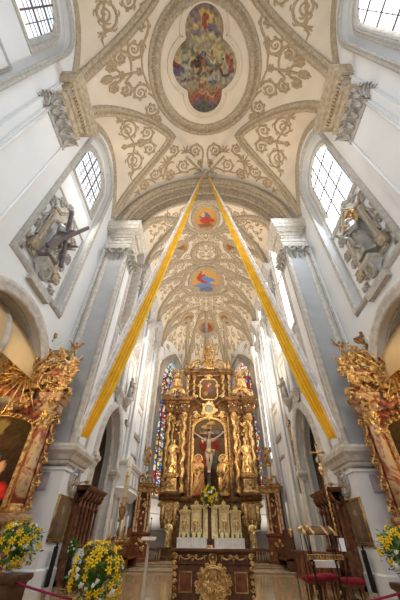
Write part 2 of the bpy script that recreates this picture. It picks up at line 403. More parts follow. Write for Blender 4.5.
for sd, side in ((-1, 'left'), (1, 'right')):
    F = wallF(sd); m = MB()
    outer = [(-6, 0), (5.7, 0)]+arch_hole(9.3, 3.35, 0, 6.2, 3.35, 20)[1:-1]
    outer[1] = (5.95, 0); outer += [(12.65, 0), (13.5, 0), (13.5, 27.2), (-6, 27.2)]
    holes = [arch_hole(9.3, 2.35, 10.8, 23.0, 2.35), arch_hole(.1, 2.35, 10.8, 23.0, 2.35)]
    m.plate(outer, holes, F, -1.1, 0); o = m.build('wall_'+side, 'plaster'); struct(o)
    # recessed panel back with window hole, per bay
    vb = 19.7 if sd < 0 else 17.0
    for u in (9.3, .1):
        m = MB(); full = arch_hole(u, 2.36, 10.8, 23.0, 2.36)
        m.plate(full, [arch_hole(u, 1.72, vb, 22.6, 1.72)], F, -.5, -.42); bk = m.build('recess_panel', 'plaster', o)
        m = MB(); m.strip(arch_hole(u, 2.35, 10.8, 23, 2.35), TP, F, True)
        m.strip(arch_hole(u, 1.85, vb-.25, 22.6, 1.85), prof(.22, .10), lambda a, b, w_: F(a, b, w_-.42), True)
        m.strip([(u-2.1, 11.1), (u+2.1, 11.1), (u+2.1, 17.0), (u-2.1, 17.0)], prof(.14, .07), lambda a, b, w_: F(a, b, w_-.42), True)
        m.box(*sorted((sd*7.75, sd*8.2)), u-.9, u+.9, 10.35, 10.75)
        m.build('panel_moulding', 'moulding_grey', o)
        window(sd, 8, u, 1.7, vb, 22.6, 1.7, .5, 'window_%d' % ((1 if u > 5 else 2)+(0 if sd < 0 else 2)), 'window_glass_left' if sd < 0 else 'window_glass', 6, 9 if sd < 0 else 12, w_in=-.42)
        m = MB(); TPW = [(a*2, b) for a, b in TP]
        m = MB(); m.strip([(8.0+3.75*math.cos(PI*i/24)*0+u-8.0-3.75*math.cos(PI*i/24), z_nave(7.96, u-3.72*math.cos(PI*i/24))) for i in range(25)], TPW, F)
        m.build('wall_arch_moulding', 'moulding_tan', o)
    # nave arcade arch moulding
    m = MB(); m.strip(arch_hole(9.3, 3.45, 0, 6.2, 3.45, 20), [(-.3, 0), (-.3, .05), (-.2, .12), (-.05, .04), (.05, .12), (.25, .12), (.3, .05), (.3, 0)], F)
    m.strip(arch_hole(9.3, 3.35, 0, 6.2, 3.35, 20), prof(.16, .10), lambda a, b, w_: V((sd*(8.55), a, b))+V((0, (9.3-a)*.02, 0)) if 0 else F(a, b, w_-.55)); m.build('arch_moulding', 'moulding', o)
    # flat pilaster on the wall between bays
    m = MB(); X1, X2 = sorted((sd*7.62, sd*8.02)); m.box(X1, X2, 3.75, 5.65, 0, 18)
    XA, XB = sorted((sd*7.78, sd*8.02)); m.box(XA, XB, 3.4, 6.0, 0, 21.4)
    for uu in (3.85, 5.55): m.tube([(sd*7.6, uu, 0), (sd*7.6, uu, 17.8)], .06, 6)
    m.build('pilaster', 'plaster', o)
    # side aisle behind the arch
    m = MB(); m.box(*sorted((sd*13, sd*13.3)), -6, 14, 0, 11)
    m.add([(sd*(10.55-2.45*math.cos(PI*i/16)), yy, 7.2+2.9*math.sin(PI*i/16)) for yy in (-6, 13.6) for i in range(17)], [(i, i+1, 18+i, 17+i) for i in range(16)])
    m.build('aisle_vault', 'vault_ochre', o)
    m = MB()
    for yy in (6.2, 9.3, 12.3): m.tube([(sd*(10.55-2.40*math.cos(PI*i/16)), yy, 7.2+2.86*math.sin(PI*i/16)) for i in range(17)], .16, 6)
    m.build('aisle_rib', 'moulding', o)
    m = MB(); m.box(*sorted((sd*8, sd*13.2)), 13.5, 13.9, 0, 11); m.build('aisle_end_wall', 'plaster', o)
    area('aisle_lamp_'+side, (sd*10.5, 8.0, 3.2), (sd*10.5, 10, 10), 1.5, 1.5, 260, (1, .70, .34))
    # pier between nave and choir
    pr = MB(); X1, X2 = sorted((sd*6.0, sd*8.05)); pr.box(X1, X2, 13.5, 15.1, 0, 21.2); o = pr.build('wall_pier_'+side, 'plaster'); struct(o)
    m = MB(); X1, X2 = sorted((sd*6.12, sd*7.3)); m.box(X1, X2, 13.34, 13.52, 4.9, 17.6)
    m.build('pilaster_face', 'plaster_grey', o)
    m = MB(); fr = [(sd*6.06, 4.9), (sd*6.06, 17.8)]; fr2 = [(sd*7.36, 4.9), (sd*7.36, 17.8)]; FP = lambda u, v, w_: V((u, 13.42-w_, v))
    for q in (fr, fr2): m.strip(q, [(-.13, 0), (-.13, .14), (0, .18), (.13, .14), (.13, 0)], FP)
    m.strip([(sd*7.72, 4.9), (sd*7.72, 18.9)], prof(.14, .07), FP)
    FI = lambda u, v, w_: V((sd*(6.0-w_), u, v))
    for uu in (13.75, 14.85): m.strip([(uu, 4.9), (uu, 17.8)], prof(.14, .06), FI)
    m.build('pilaster_moulding', 'moulding', o)
    m = MB(); X1, X2 = sorted((sd*5.97, sd*7.5))
    m.stack(X1, X2, 13.28, 15.1, [(0, .06), (.8, .06), (.85, 0), (3.85, 0), (3.85, .05), (3.95, .05)]); m.build('pedestal', 'plaster', o)
    m = MB(); m.stack(X1, X2, 13.3, 15.2, [(4.05, .02), (4.1, .07), (4.2, .07), (4.24, .14), (4.42, .22), (4.55, .32), (4.7, .34), (4.82, .30), (4.85, 0)])
    m.stack(X1, X2, 13.35, 15.15, [(4.85, -.02), (5.0, 0), (5.2, -.06), (5.45, -.14), (5.45, -.3)])
    m.build('pedestal_cornice', 'moulding', o)
    # entablature blocks: pier and wall pilaster
    for (a0, a1, b0, b1, nm) in ((*sorted((sd*5.98, sd*7.5)), 13.36, 15.0, 1), (*sorted((sd*7.55, sd*8.05)), 3.75, 5.65, 2)):
        m = MB(); m.stack(a0, a1, b0, b1, [(18.7, .0), (18.72, .06), (18.9, .06), (18.92, .10), (19.12, .10), (19.14, .16), (19.3, .22), (19.34, .22), (19.36, .0), (20.05, .0), (20.07, .10), (20.18, .14), (20.2, .2), (20.5, .2), (20.52, .30), (20.66, .36), (20.70, .52), (20.95, .55), (20.98, .62), (21.2, .66), (21.3, .7), (21.45, .7), (21.45, 0)])
        for k in range(14):   # egg and dart row
            t = (k+.5)/14
            xx = a0-.2+(a1-a0+.4)*t; m.box(xx-.04, xx+.04, b0-.30, b0-.15, 20.22, 20.48); m.ball((xx, b0-.38, 20.62), (.045, .06, .06), 6, 4)
            yy = b0-.2+(b1-b0+.4)*t; xe = (a1+.2) if sd < 0 else (a0-.2); m.box(xe-.1, xe+.1, yy-.04, yy+.04, 20.22, 20.48)
        m.build('entablature', 'moulding_tan' if nm == 2 else 'moulding', o)
        m = MB(); cxx = (a0+a1)/2; st = []
        for q in (-1, 1): st += [([(cxx+q*x, y) for x, y in p], rr) for p, rr in volute(.28, 19.7, .2, PI, 1, 1.4, .045, (0, 19.55))+volute(.62, 19.7, .16, PI, -1, 1.3, .04, (.4, 19.85))]
        m.scrolls(st, lambda u, v, w_: V((u, b0-w_, v)), 1.2)
        xs = a1 if sd < 0 else a0; m.scrolls([([(x-cxx+(b0+b1)/2, y) for x, y in p], rr) for p, rr in st], lambda u, v, w_: V((xs-sd*w_, u, v)), 1.2)
        m.build('frieze_scroll', 'stucco_grey', o)
        # capital with acanthus leaves and volutes
        c = MB(); c.stack(a0, a1, b0, b1, [(17.2, 0), (17.3, .04), (17.38, 0), (18.2, .06), (18.5, .2), (18.6, .22), (18.72, .16)])
        def leaf(bx, by, dx, dy, z, h, wd):
            tx, ty = -dy, dx
            for q in (-1, 0, 1):
                p = [V((bx+tx*wd*q*t*.7+dx*(.07+.42*t**2), by+ty*wd*q*t*.7+dy*(.07+.42*t**2), z+h*(t if t < .8 else .8-(t-.8)*1.3))) for t in (0, .25, .5, .75, .9, 1.05)]
                c.tube(p, [wd*.22, wd*.32, wd*.36, wd*.34, wd*.25, .02], 5, .6)
        for row, (z, h) in enumerate(((17.35, .62), (17.75, .72))):
            for k in range(4):
                t = (k+.5*(1-row*.0)+.0)/4 if row == 0 else (k+.0)/3
                leaf(a0+(a1-a0)*t, b0, 0, -1, z, h, .2)
                leaf(a1 if sd < 0 else a0, b0+(b1-b0)*t, -sd, 0, z, h, .2)
        for cx_, cy_ in ((a0, b0), (a1, b0), (a1 if sd < 0 else a0, b1)):
            for an in (0, PI/2):
                pts = []
                for i in range(16):
                    a = i*.5; r = .26*math.exp(-a*.16); pts.append(V((cx_+math.cos(an)*(r*math.cos(a))-.0, cy_-.12+math.sin(an)*(r*math.cos(a)), 18.38+r*math.sin(a))))
                c.tube(pts, .055, 5)
            c.ball((cx_, cy_-.14, 18.38), .1, 8, 5)
        c.ball(((a0+a1)/2, b0-.25, 18.45), (.2, .12, .2), 8, 6)
        for q in (-1, 1): c.tube([V(((a0+a1)/2+q*t*(a1-a0)*.42, b0-.22, 18.4-.35*math.sin(PI*t))) for t in (0, .2, .4, .6, .8, 1)], .07, 5)
        c.build('capital', 'stucco_grey', o)
# ------------------------------------------------------------------ chancel arch
ao = MB(); NA = 40
def arch_pt(a, t, w_):
    # t=0 inner edge (choir side), t=1 outer edge on the nave vault
    xi, zi = 6.0*math.cos(a), 21.2+6.0*math.sin(a); xo, zo = 7.75*math.cos(a), 21.4+9.0*math.sin(a)
    return V((xi+(xo-xi)*t-math.cos(a)*w_, 14.4-1.0*t-w_*.8, zi+(zo-zi)*t-math.sin(a)*w_*.6))
pf = [(0, 0), (0, .12), (.04, .2), (.08, .2), (.12, .05), (.13, .05), (.30, .05), (.31, .12), (.36, .2), (.41, .12), (.43, .04), (.60, .04), (.62, .14), (.68, .22), (.74, .14), (.78, .25), (.9, .3), (.96, .2), (1, 0)]
ao.add([arch_pt(PI*i/NA, t, w_) for i in range(NA+1) for t, w_ in pf], [(i*len(pf)+k, i*len(pf)+k+1, (i+1)*len(pf)+k+1, (i+1)*len(pf)+k) for i in range(NA) for k in range(len(pf)-1)], False)
ao.add([V((6.0*math.cos(PI*i/NA), y, 21.2+6*math.sin(PI*i/NA))) for i in range(NA+1) for y in (14.4, 15.0)], [(2*i, 2*i+1, 2*i+3, 2*i+2) for i in range(NA)])
ch = ao.build('wall_chancel_arch', 'moulding_tan'); struct(ch)
m = MB()
for i in range(66):   # running ornament on the flat bands
    a = PI*(i+.5)/66
    for t0, t1 in ((.15, .28), (.46, .58)):
        p = [arch_pt(a+da, t, .09) for da, t in ((-.018, t0), (.018, t0), (.018, t1), (-.018, t1), (-.018, t0))] if t0 < .3 else [arch_pt(a-.014, t0, .08), arch_pt(a+.014, t1, .08)]
        m.tube(p, .035, 4)
m.build('arch_ornament', 'stucco', ch)
# ------------------------------------------------------------------ vaults
def vault(name, zf, x0, x1, y0, y1, nx, ny, mt):
    vs = [(x0+(x1-x0)*i/nx, y0+(y1-y0)*j/ny) for j in range(ny+1) for i in range(nx+1)]
    m = MB(); ok = lambda x, y: True
    m.add([(x, y, zf(x, y)) for x, y in vs], [(j*(nx+1)+i, j*(nx+1)+i+1, (j+1)*(nx+1)+i+1, (j+1)*(nx+1)+i) for j in range(ny) for i in range(nx)])
    # roof shell just above, so daylight does not leak through
    return m.build(name, mt, None, False)
cl = vault('ceiling', z_nave, -8, 8, -4, 13.6, 128, 140, 'vault_ground'); struct(cl)
cc = vault('ceiling', z_choir, -6, 6, 14.2, 36.2, 80, 150, 'vault_ground'); struct(cc)
def groin(sd, yc, q, tipx, hw, ax0, pw, wallx, n=16, k=.8):
    """from the wall corner to the lunette tip"""
    return [(sd*(wallx-.04-(wallx-tipx-.04)*i/n), yc+q*hw*((wallx-tipx)*(1-i/n)/(wallx-tipx))**k) for i in range(n+1)]
RIB = [(-.34, 0), (-.34, .08), (-.26, .15), (-.18, .08), (.02, .08), (.1, .2), (.2, .2), (.28, .08), (.34, 0)]
m = MB(); eg = MB()
for sd in (-1, 1):
    for yc in NB:
        a = groin(sd, yc, -1, 3.1, 3.75, 0, 0, 8); b = groin(sd, yc, 1, 3.1, 3.75, 0, 0, 8)
        path = a+b[::-1][1:]
        m.strip(path if sd > 0 else path[::-1], RIB, FN)
        for (p, q) in zip(path[:-1], path[1:]):
            for t in (0, .25, .5, .75):
                x, y = p[0]+(q[0]-p[0])*t, p[1]+(q[1]-p[1])*t
                if abs(y-yc) > .05: eg.tube([FN(x-.10*0, y-.07, .1), FN(x, y+.07, .1)], .045, 4)
m.build('groin_rib', 'moulding_tan', cl)
# oval frame of the great fresco
m = MB(); ov = ell(0, 4.7, 3.95, 4.25, 72); m.strip(ov, [(-.45, 0), (-.45, .1), (-.36, .2), (-.26, .1), (.1, .1), (.16, .2), (.24, .22), (.3, .12), (.36, .16), (.42, .1), (.45, 0)], FN, True)
for i in range(150):
    a = 2*PI*i/150; c0 = (3.95*math.cos(a), 4.7+4.25*math.sin(a)); nn = V((math.cos(a), math.sin(a)))
    # leaves of the laurel band
    eg.tube([FN(c0[0]+nn.x*.02-.05*nn.y, c0[1]+nn.y*.02+.05*nn.x, .12), FN(c0[0]+nn.x*.2+.05*nn.y, c0[1]+nn.y*.2-.05*nn.x, .14)], .05, 4)
m.build('oval_frame', 'moulding_tan', cl); eg.build('egg_moulding', 'stucco', cl)
def lobe(th, shapes, cy):
    dx, dy = math.cos(th), math.sin(th); best = .1
    for (ey, rx, ry) in shapes:
        A = (dx/rx)**2+(dy/ry)**2; B = 2*dy*(cy-ey)/ry**2; D = ((cy-ey)/ry)**2-1; q = B*B-4*A*D
        if q > 0: best = max(best, (-B+math.sqrt(q))/(2*A))
    return best
SH = [(4.35, 2.62, 1.95), (2.25, 1.5, 1.42), (6.2, 1.5, 1.42)]
QF = []
for i in range(120): th = 2*PI*i/120; r = lobe(th, SH, 4.25); QF.append((r*math.cos(th), 4.25+r*math.sin(th)))
m = MB(); m.strip(QF, [(-.36, 0), (-.36, .10), (-.31, .14), (-.27, .03), (-.20, .03), (-.17, .12), (-.12, .12), (-.09, .02), (-.05, .16), (.03, .16), (.06, .0)], FN, True)
fr_frame = m
def nz(x, y, s=1., k=0): return noise.noise(V((x*s, y*s, k)))
def paint_obj(name, parent, F, poly, bbox, n, colf, mt, w_=.03):
    """a painted surface: grid of small faces, one colour per corner"""
    x0, x1, y0, y1 = bbox; nx = n; ny = max(2, int(n*(y1-y0)/(x1-x0))); vs = []; cs = []
    def inside(px, py):
        if poly is None: return True
        c = False; j = len(poly)-1
        for i in range(len(poly)):
            a, b = poly[i], poly[j]
            if (a[1] > py) != (b[1] > py) and px < (b[0]-a[0])*(py-a[1])/(b[1]-a[1])+a[0]: c = not c
            j = i
        return c
    for j in range(ny+1):
        for i in range(nx+1):
            x = x0+(x1-x0)*i/nx; y = y0+(y1-y0)*j/ny; vs.append((x, y)); cs.append(colf((x-x0)/(x1-x0), (y-y0)/(y1-y0)))
    fs = [(j*(nx+1)+i, j*(nx+1)+i+1, (j+1)*(nx+1)+i+1, (j+1)*(nx+1)+i) for j in range(ny) for i in range(nx) if inside(x0+(x1-x0)*(i+.5)/nx, y0+(y1-y0)*(j+.5)/ny)]
    me = bpy.data.meshes.new(name); me.from_pydata([tuple(F(x, y, w_)) for x, y in vs], [], fs); me.materials.append(MATS[mt])
    ca = me.color_attributes.new('Col', 'FLOAT_COLOR', 'POINT')
    ca.data.foreach_set('color', [q for c in cs for q in (c[0], c[1], c[2], 1.)])
    o = bpy.data.objects.new(name, me); C.objects.link(o)
    if parent: o.parent = parent
    return o
def painter(bg, blobs, warp=.05, ws=5., grain=.12, seed=0.):
    """bg(s,t) then brush blobs (cx,cy,rx,ry,rot,colour)"""
    def f(s, t):
        a = s+warp*nz(s, t, ws, seed+1)+warp*.5*nz(s, t, ws*2.7, seed+5); b = t+warp*nz(s, t, ws, seed+9)+warp*.5*nz(s, t, ws*2.7, seed+13)
        c = V(bg(a, b))
        for cx, cy, rx, ry, ro, col in blobs:
            dx, dy = a-cx, b-cy; u = (dx*math.cos(ro)+dy*math.sin(ro))/rx; v = (-dx*math.sin(ro)+dy*math.cos(ro))/ry; q = u*u+v*v
            if q < 1.25: k = min(1, (1.25-q)*3.5); c = c*(1-k)+V(col)*k
        g = 1+grain*(nz(s, t, 26, seed+20)+nz(s, t, 60, seed+30)*.6)*1.6
        return (max(0, c.x*g), max(0, c.y*g), max(0, c.z*g))
    return f
def earthy(f, k=.72):
    def g(s, t):
        c = f(s, t); m_ = (c[0]*.5+c[1]*.35+c[2]*.15); return tuple((x*.72+m_*y*.28)*k for x, y in zip(c, (1.15, .95, .6)))
    return g
def lerp(stops):
    def f(s, t):
        for (a, c0), (b, c1) in zip(stops[:-1], stops[1:]):
            if t <= b: k = max(0, (t-a)/(b-a)); return tuple(x+(y-x)*k for x, y in zip(c0, c1))
        return stops[-1][1]
    return f
SK = (.66, .36, .20)
# t=0 is the end towards the viewer (top of the photo), t=1 towards the choir
random.seed(5)
FIG_ = []
for k in range(46):
    a = random.uniform(0, 6.28); rr = random.uniform(.1, 1); px_, py_ = .5+.46*rr*math.cos(a), .5+.16*rr*math.sin(a)
    FIG_.append((px_, py_, random.uniform(.015, .05), random.uniform(.01, .028), random.uniform(-1, 1), random.choice([(.30, .10, .06), (.46, .26, .14), (.14, .12, .10), (.20, .22, .30), (.52, .44, .24), (.10, .07, .05), (.24, .22, .12)])))
big = earthy(painter(lerp([(0, (.22, .17, .20)), (.16, (.50, .36, .20)), (.28, (.36, .28, .22)), (.45, (.52, .46, .25)), (.62, (.40, .40, .36)), (.72, (.42, .30, .16)), (.76, (.42, .12, .07)), (1, (.20, .18, .18))]),
    [(.5, .13, .13, .06, 0, (.72, .45, .10)), (.52, .15, .035, .055, .2, (.42, .08, .05)), (.5, .09, .022, .02, 0, SK), (.38, .10, .1, .03, .4, (.30, .22, .26)), (.62, .22, .08, .03, .3, (.26, .20, .26)),
     (.37, .22, .08, .03, 0, (.28, .22, .28)), (.5, .28, .2, .03, 0, (.55, .48, .22)), (.25, .36, .11, .05, .3, (.22, .30, .16)), (.27, .37, .03, .02, 0, SK), (.20, .35, .03, .025, 0, (.30, .12, .10)), (.7, .38, .06, .05, 0, (.60, .50, .20)),
     (.46, .42, .05, .028, 0, (.05, .06, .07)), (.44, .47, .05, .06, -.3, (.42, .06, .05)), (.38, .53, .09, .05, .5, (.40, .05, .04)), (.47, .43, .02, .015, 0, SK), (.52, .5, .06, .04, .2, (.32, .14, .08)), (.55, .55, .06, .03, 0, (.12, .08, .08)),
     (.08, .5, .05, .035, .5, (.20, .06, .05)), (.10, .46, .03, .02, 0, SK), (.12, .56, .07, .03, 0, (.16, .14, .26)), (.72, .53, .05, .045, .4, (.32, .12, .07)), (.74, .50, .02, .018, 0, SK), (.88, .48, .07, .045, .4, (.48, .10, .08)), (.9, .55, .05, .04, 0, (.38, .10, .09)), (.82, .58, .06, .03, 0, (.14, .10, .12)),
     (.66, .57, .04, .03, 0, (.60, .38, .14)), (.6, .42, .07, .06, 0, (.62, .55, .30)), (.3, .63, .25, .02, 0, (.30, .20, .16)), (.45, .67, .06, .025, 0, (.40, .10, .08)), (.62, .67, .07, .025, 0, (.20, .18, .28)),
     (.5, .78, .16, .012, 0, (.60, .34, .22)), (.42, .83, .07, .03, 0, (.40, .09, .06)), (.6, .81, .07, .015, 0, (.5, .14, .09)), (.5, .92, .2, .035, 0, (.14, .15, .12)), (.4, .87, .09, .01, 0, (.16, .16, .32)), (.62, .88, .08, .02, 0, (.18, .17, .30))]+FIG_, .05, 9, .35, 3))
ft = empty('ceiling_fresco', (0, 4.25, 30.6), 'huge quatrefoil painted fresco inside the great oval frame above the nave', 'ceiling painting')
ft.location = (0, 0, 0)
paint_obj('painting', ft, FN, QF, (-2.7, 2.7, .8, 7.7), 110, big, 'fresco_paint', .02); fr_frame.build('frame', 'vault_ground', ft)
# choir medallions
def medallion(cx, cy, rx, ry, label, colf, F, wd=.3, n=32):
    r = empty('ceiling_medallion', (0, 0, 0), label, 'ceiling painting'); p = ell(cx, cy, rx, ry, n)
    q = MB(); q.strip(p, [(-wd, 0), (-wd, .1), (-wd*.7, .2), (-wd*.4, .08), (-wd*.1, .2), (wd*.15, .2), (wd*.25, 0)], F, True); q.build('frame', 'moulding_tan', r)
    paint_obj('painting', r, F, p, (cx-rx, cx+rx, cy-ry, cy+ry), 34, colf, 'fresco_paint', .02); return r
OR = (.62, .36, .10)
medallion(0, 16.15, 1.25, 1.4, 'round orange painted medallion in the choir vault nearest the arch', painter(lerp([(0, OR), (1, (.5, .25, .09))]), [(.5, .45, .22, .2, .2, (.16, .14, .18)), (.55, .6, .3, .12, 0, (.42, .07, .04)), (.42, .35, .08, .08, 0, SK), (.5, .8, .3, .08, 0, (.25, .12, .08))], .08, 4), FC)
medallion(0, 25.35, 1.95, 2.2, 'large oval medallion of blue and red figures in the mid choir vault', painter(lerp([(0, OR), (.6, (.58, .34, .14)), (1, (.3, .22, .2))]), [(.38, .4, .14, .22, -.3, (.45, .08, .05)), (.6, .45, .2, .12, .3, (.16, .25, .5)), (.45, .68, .3, .1, 0, (.18, .26, .48)), (.4, .22, .06, .06, 0, SK), (.7, .6, .07, .07, 0, SK), (.5, .85, .4, .07, 0, (.14, .2, .3))], .08, 4), FC, .4)
medallion(0, 33.5, 1.25, .6, 'small oval medallion over the high altar, middle of three', painter(lerp([(0, OR), (1, (.3, .14, .06))]), [(.5, .5, .3, .3, 0, (.40, .10, .06)), (.3, .6, .1, .2, 0, (.2, .2, .3))], .08, 4), FC, .25)
for sx, nm in ((-1, 'left'), (1, 'right')):
    medallion(sx*2.75, 31.9, .75, .6, 'small round medallion above the high altar, '+nm+' of the middle oval', painter(lerp([(0, OR), (1, (.26, .12, .05))]), [(.5, .5, .3, .25, 0, (.35, .14, .05))], .08, 4), FC, .22)
    medallion(sx*2.85, 19.4, .7, .75, 'small orange medallion in the choir vault partly behind the '+nm+' ribbon', painter(lerp([(0, OR), (1, (.4, .2, .06))]), [(.5, .5, .3, .25, 0, (.3, .14, .05))], .08, 4), FC, .22)
# ---- nave scrollwork
W_ = .074
def nave_half():
    sc = []
    for q in (1, -1):      # the field either side of the pier axis, two facing sprays on one stem
        my = lambda y: 4.3+q*(4.3-y)
        def vl(cx, cy, R, a0, sg, tx, ty, w=W_): sc.extend(volute(cx, my(cy), R, -q*a0 if q < 0 else a0, sg*q*1, 1.7, w, (tx, my(ty))))
        for cx, cy, R, a0, sg, tx, ty in ((-5.1, 3.0, .58, -.3, -1, -4.75, 4.2), (-4.5, 1.75, .5, .4, 1, -4.6, 2.9), (-6.0, 3.36, .38, -1.2, 1, -5.5, 4.2), (-6.6, 3.7, .28, -1.2, -1, -6.1, 4.2), (-4.15, .95, .26, .6, -1, -4.3, 1.4)):
            sc.extend(volute(cx, 4.3-q*(4.3-cy), R, -a0*q if q < 0 else a0, -sg*q, 1.7, W_, (tx, 4.3-q*(4.3-ty))))
    sc += palmette(-6.85, 4.3, PI, .38, .10, 7)+palmette(-6.7, 4.3, PI, .3, .1, 5)+palmette(-6.95, 4.3, 0, .4, .08, 5)
    sc += [([(-6.9, 4.3), (-6.3, 4.32), (-5.4, 4.3), (-4.75, 4.3)], [.06, .09, .08, .12])]+palmette(-5.1, 4.3, 0, .42, .09, 5)+palmette(-6.0, 4.3, PI, .4, .09, 5)
    for yc in (9.15, -.05):
        for q in (1, -1):
            for cx, dy, R, a0, sg, tx, ty in ((-6.5, 1.2, .72, 1.2, 1, -6.2, .1), (-5.1, .66, .58, -2.4, -1, -5.9, .1)):
                sc.extend(volute(cx, yc-q*dy, R, -a0*q, sg*q, 1.7, W_, (tx, yc-q*ty)))
            sc.append(([(-6.75, yc-q*1.75), (-6.6, yc-q*2.05), (-6.85, yc-q*2.35), (-6.75, yc-q*2.7)], [.03, .07, .07, .02]))
            sc.extend(palmette(-6.8, yc-q*2.0, -q*PI*.5, .42, .05, 5))
        sc += palmette(-6.9, yc, PI, .35, .09, 5)+[([(-7.2, yc), (-6.4, yc), (-5.6, yc)], [.05, .15, .10])]+palmette(-5.9, yc, 0, .5, .07, 5)
    # garland of scrolls in front of the chancel arch
    for cx, cy, R, a0, sg, tx, ty in ((-.95, 10.8, .56, -1.2, -1, -.5, 12.2), (-2.2, 12.05, .66, 1.0, 1, -.6, 12.5), (-3.0, 10.45, .46, 1.6, -1, -3.9, 11.9), (-3.6, 12.6, .45, 2.0, -1, -2.4, 12.7), (-4.9, 12.15, .56, -.6, 1, -4.2, 12.9), (-5.85, 12.75, .40, -1.4, -1, -5.0, 13.0), (-.45, 11.9, .3, 1.6, 1, -.9, 12.7)):
        sc.extend(volute(cx, cy, R, a0, sg, 1.7, W_, (tx, ty)))
    sc += palmette(-3.7, 11.7, -PI*.62, 1.0, .07, 7)+palmette(-3.6, 11.5, -PI*.4, .9, .06, 4)+palmette(-1.9, 10.9, -PI*.5, .8, .07, 6)+palmette(-6.4, 13.0, PI, .5, .06, 4)
    sc += [([(-4.3, 12.9), (-3.9, 12.0), (-3.7, 11.4)], [.06, .14, .1]), ([(-.3, 12.9), (-1.2, 12.0), (-1.9, 11.2)], [.05, .12, .1])]
    return sc
sc = nave_half()
m = MB(); m.scrolls(mirror(sc), FN, 1.1); m.build('scrollwork', 'stucco', cl)
# ---- choir ribs and scrollwork
m = MB(); CR = [(-.24, 0), (-.24, .09), (-.12, .10), (-.09, .22), (.09, .22), (.12, .10), (.24, .09), (.24, 0)]
for sd in (-1, 1):
    for yc in CB:
        a = groin(sd, yc, -1, 2.7, 2.0, 0, 0, 6, 10); b = groin(sd, yc, 1, 2.7, 2.0, 0, 0, 6, 10); path = a+b[::-1][1:]
        m.strip(path if sd > 0 else path[::-1], CR, FC)
    for y0 in (18.1, 22.3, 26.75):
        m.strip([(sd*(5.9-5.0*i/14), y0+.9*math.sin(i/14*PI)*(1 if 1 else 0)) for i in range(15)], CR, FC)
        m.strip([(sd*(5.9-5.0*i/14), y0-.9*math.sin(i/14*PI)) for i in range(15)], CR, FC)
for a in (.08, 1.1, PI/2, PI-1.1, PI-.08):
    m.strip([(6*(.97-.8*t/12)*math.cos(a), 30.5+5.7*(.97-.8*t/12)*math.sin(a)) for t in range(13)], CR, FC)
for c_ in (.60, PI-.60):
    for q in (-1, 1): m.strip([(6*(.5+.48*t/12)*math.cos(c_+q*.50*(t/12)**.8), 30.5+5.7*(.5+.48*t/12)*math.sin(c_+q*.50*(t/12)**.8)) for t in range(13)], CR, FC)
m.strip(ell(0, 25.35, 3.0, 2.9, 40), CR, FC, True); m.strip(ell(0, 16.15, 2.1, 1.75, 32), CR, FC, True); m.strip(ell(0, 20.7, 1.6, 1.4, 30), CR, FC, True)
m.build('vault_rib', 'moulding_tan', cc)
sc = []; rn = random.Random(4)
MED = [(0, 16.15, 1.75, 1.9), (0, 25.35, 2.6, 2.9), (0, 33.5, 1.6, .95), (-2.75, 31.9, 1.1, .95), (-2.85, 19.4, 1.05, 1.1)]
ax_ = [.45, 1.3, 2.15, 3.0, 3.8, 4.5, 5.05, 5.5]
j = 0; y = 14.9
while y < 35.5:
    for i, x in enumerate(ax_):
        yy = y+(.35 if i % 2 else 0); xx = -x
        if yy > 30.5 and (xx/5.9)**2+((yy-30.5)/5.6)**2 > 1: continue
        if any(((xx-a)/c)**2+((yy-b)/d)**2 < 1 for a, b, c, d in MED): continue
        R = (.37, .37, .36, .35, .3, .24, .18, .14)[i]*rn.uniform(.85, 1.1); sg = 1 if (i+j) % 2 else -1
        sc += volute(xx, yy, R, rn.uniform(0, 6.28), sg, 1.4, .046 if i < 5 else .035, (xx+rn.uniform(-.2, .2)+.3, yy+rn.choice((-.55, .55))), leaves=True)
        if rn.random() < .3: sc += palmette(xx+.3, yy+.4, rn.uniform(0, 6.28), .35, .05, 4)
    y += .86; j += 1
m = MB(); m.scrolls(mirror(sc), FC, 1.1)
m.build('scrollwork', 'stucco', cc)
# soffit panels of the arch facing down: long scroll cartouches
SF = lambda u, v, w_: V(((6.0-w_)*math.cos(u), v, 21.2+(6.0-w_)*math.sin(u)))
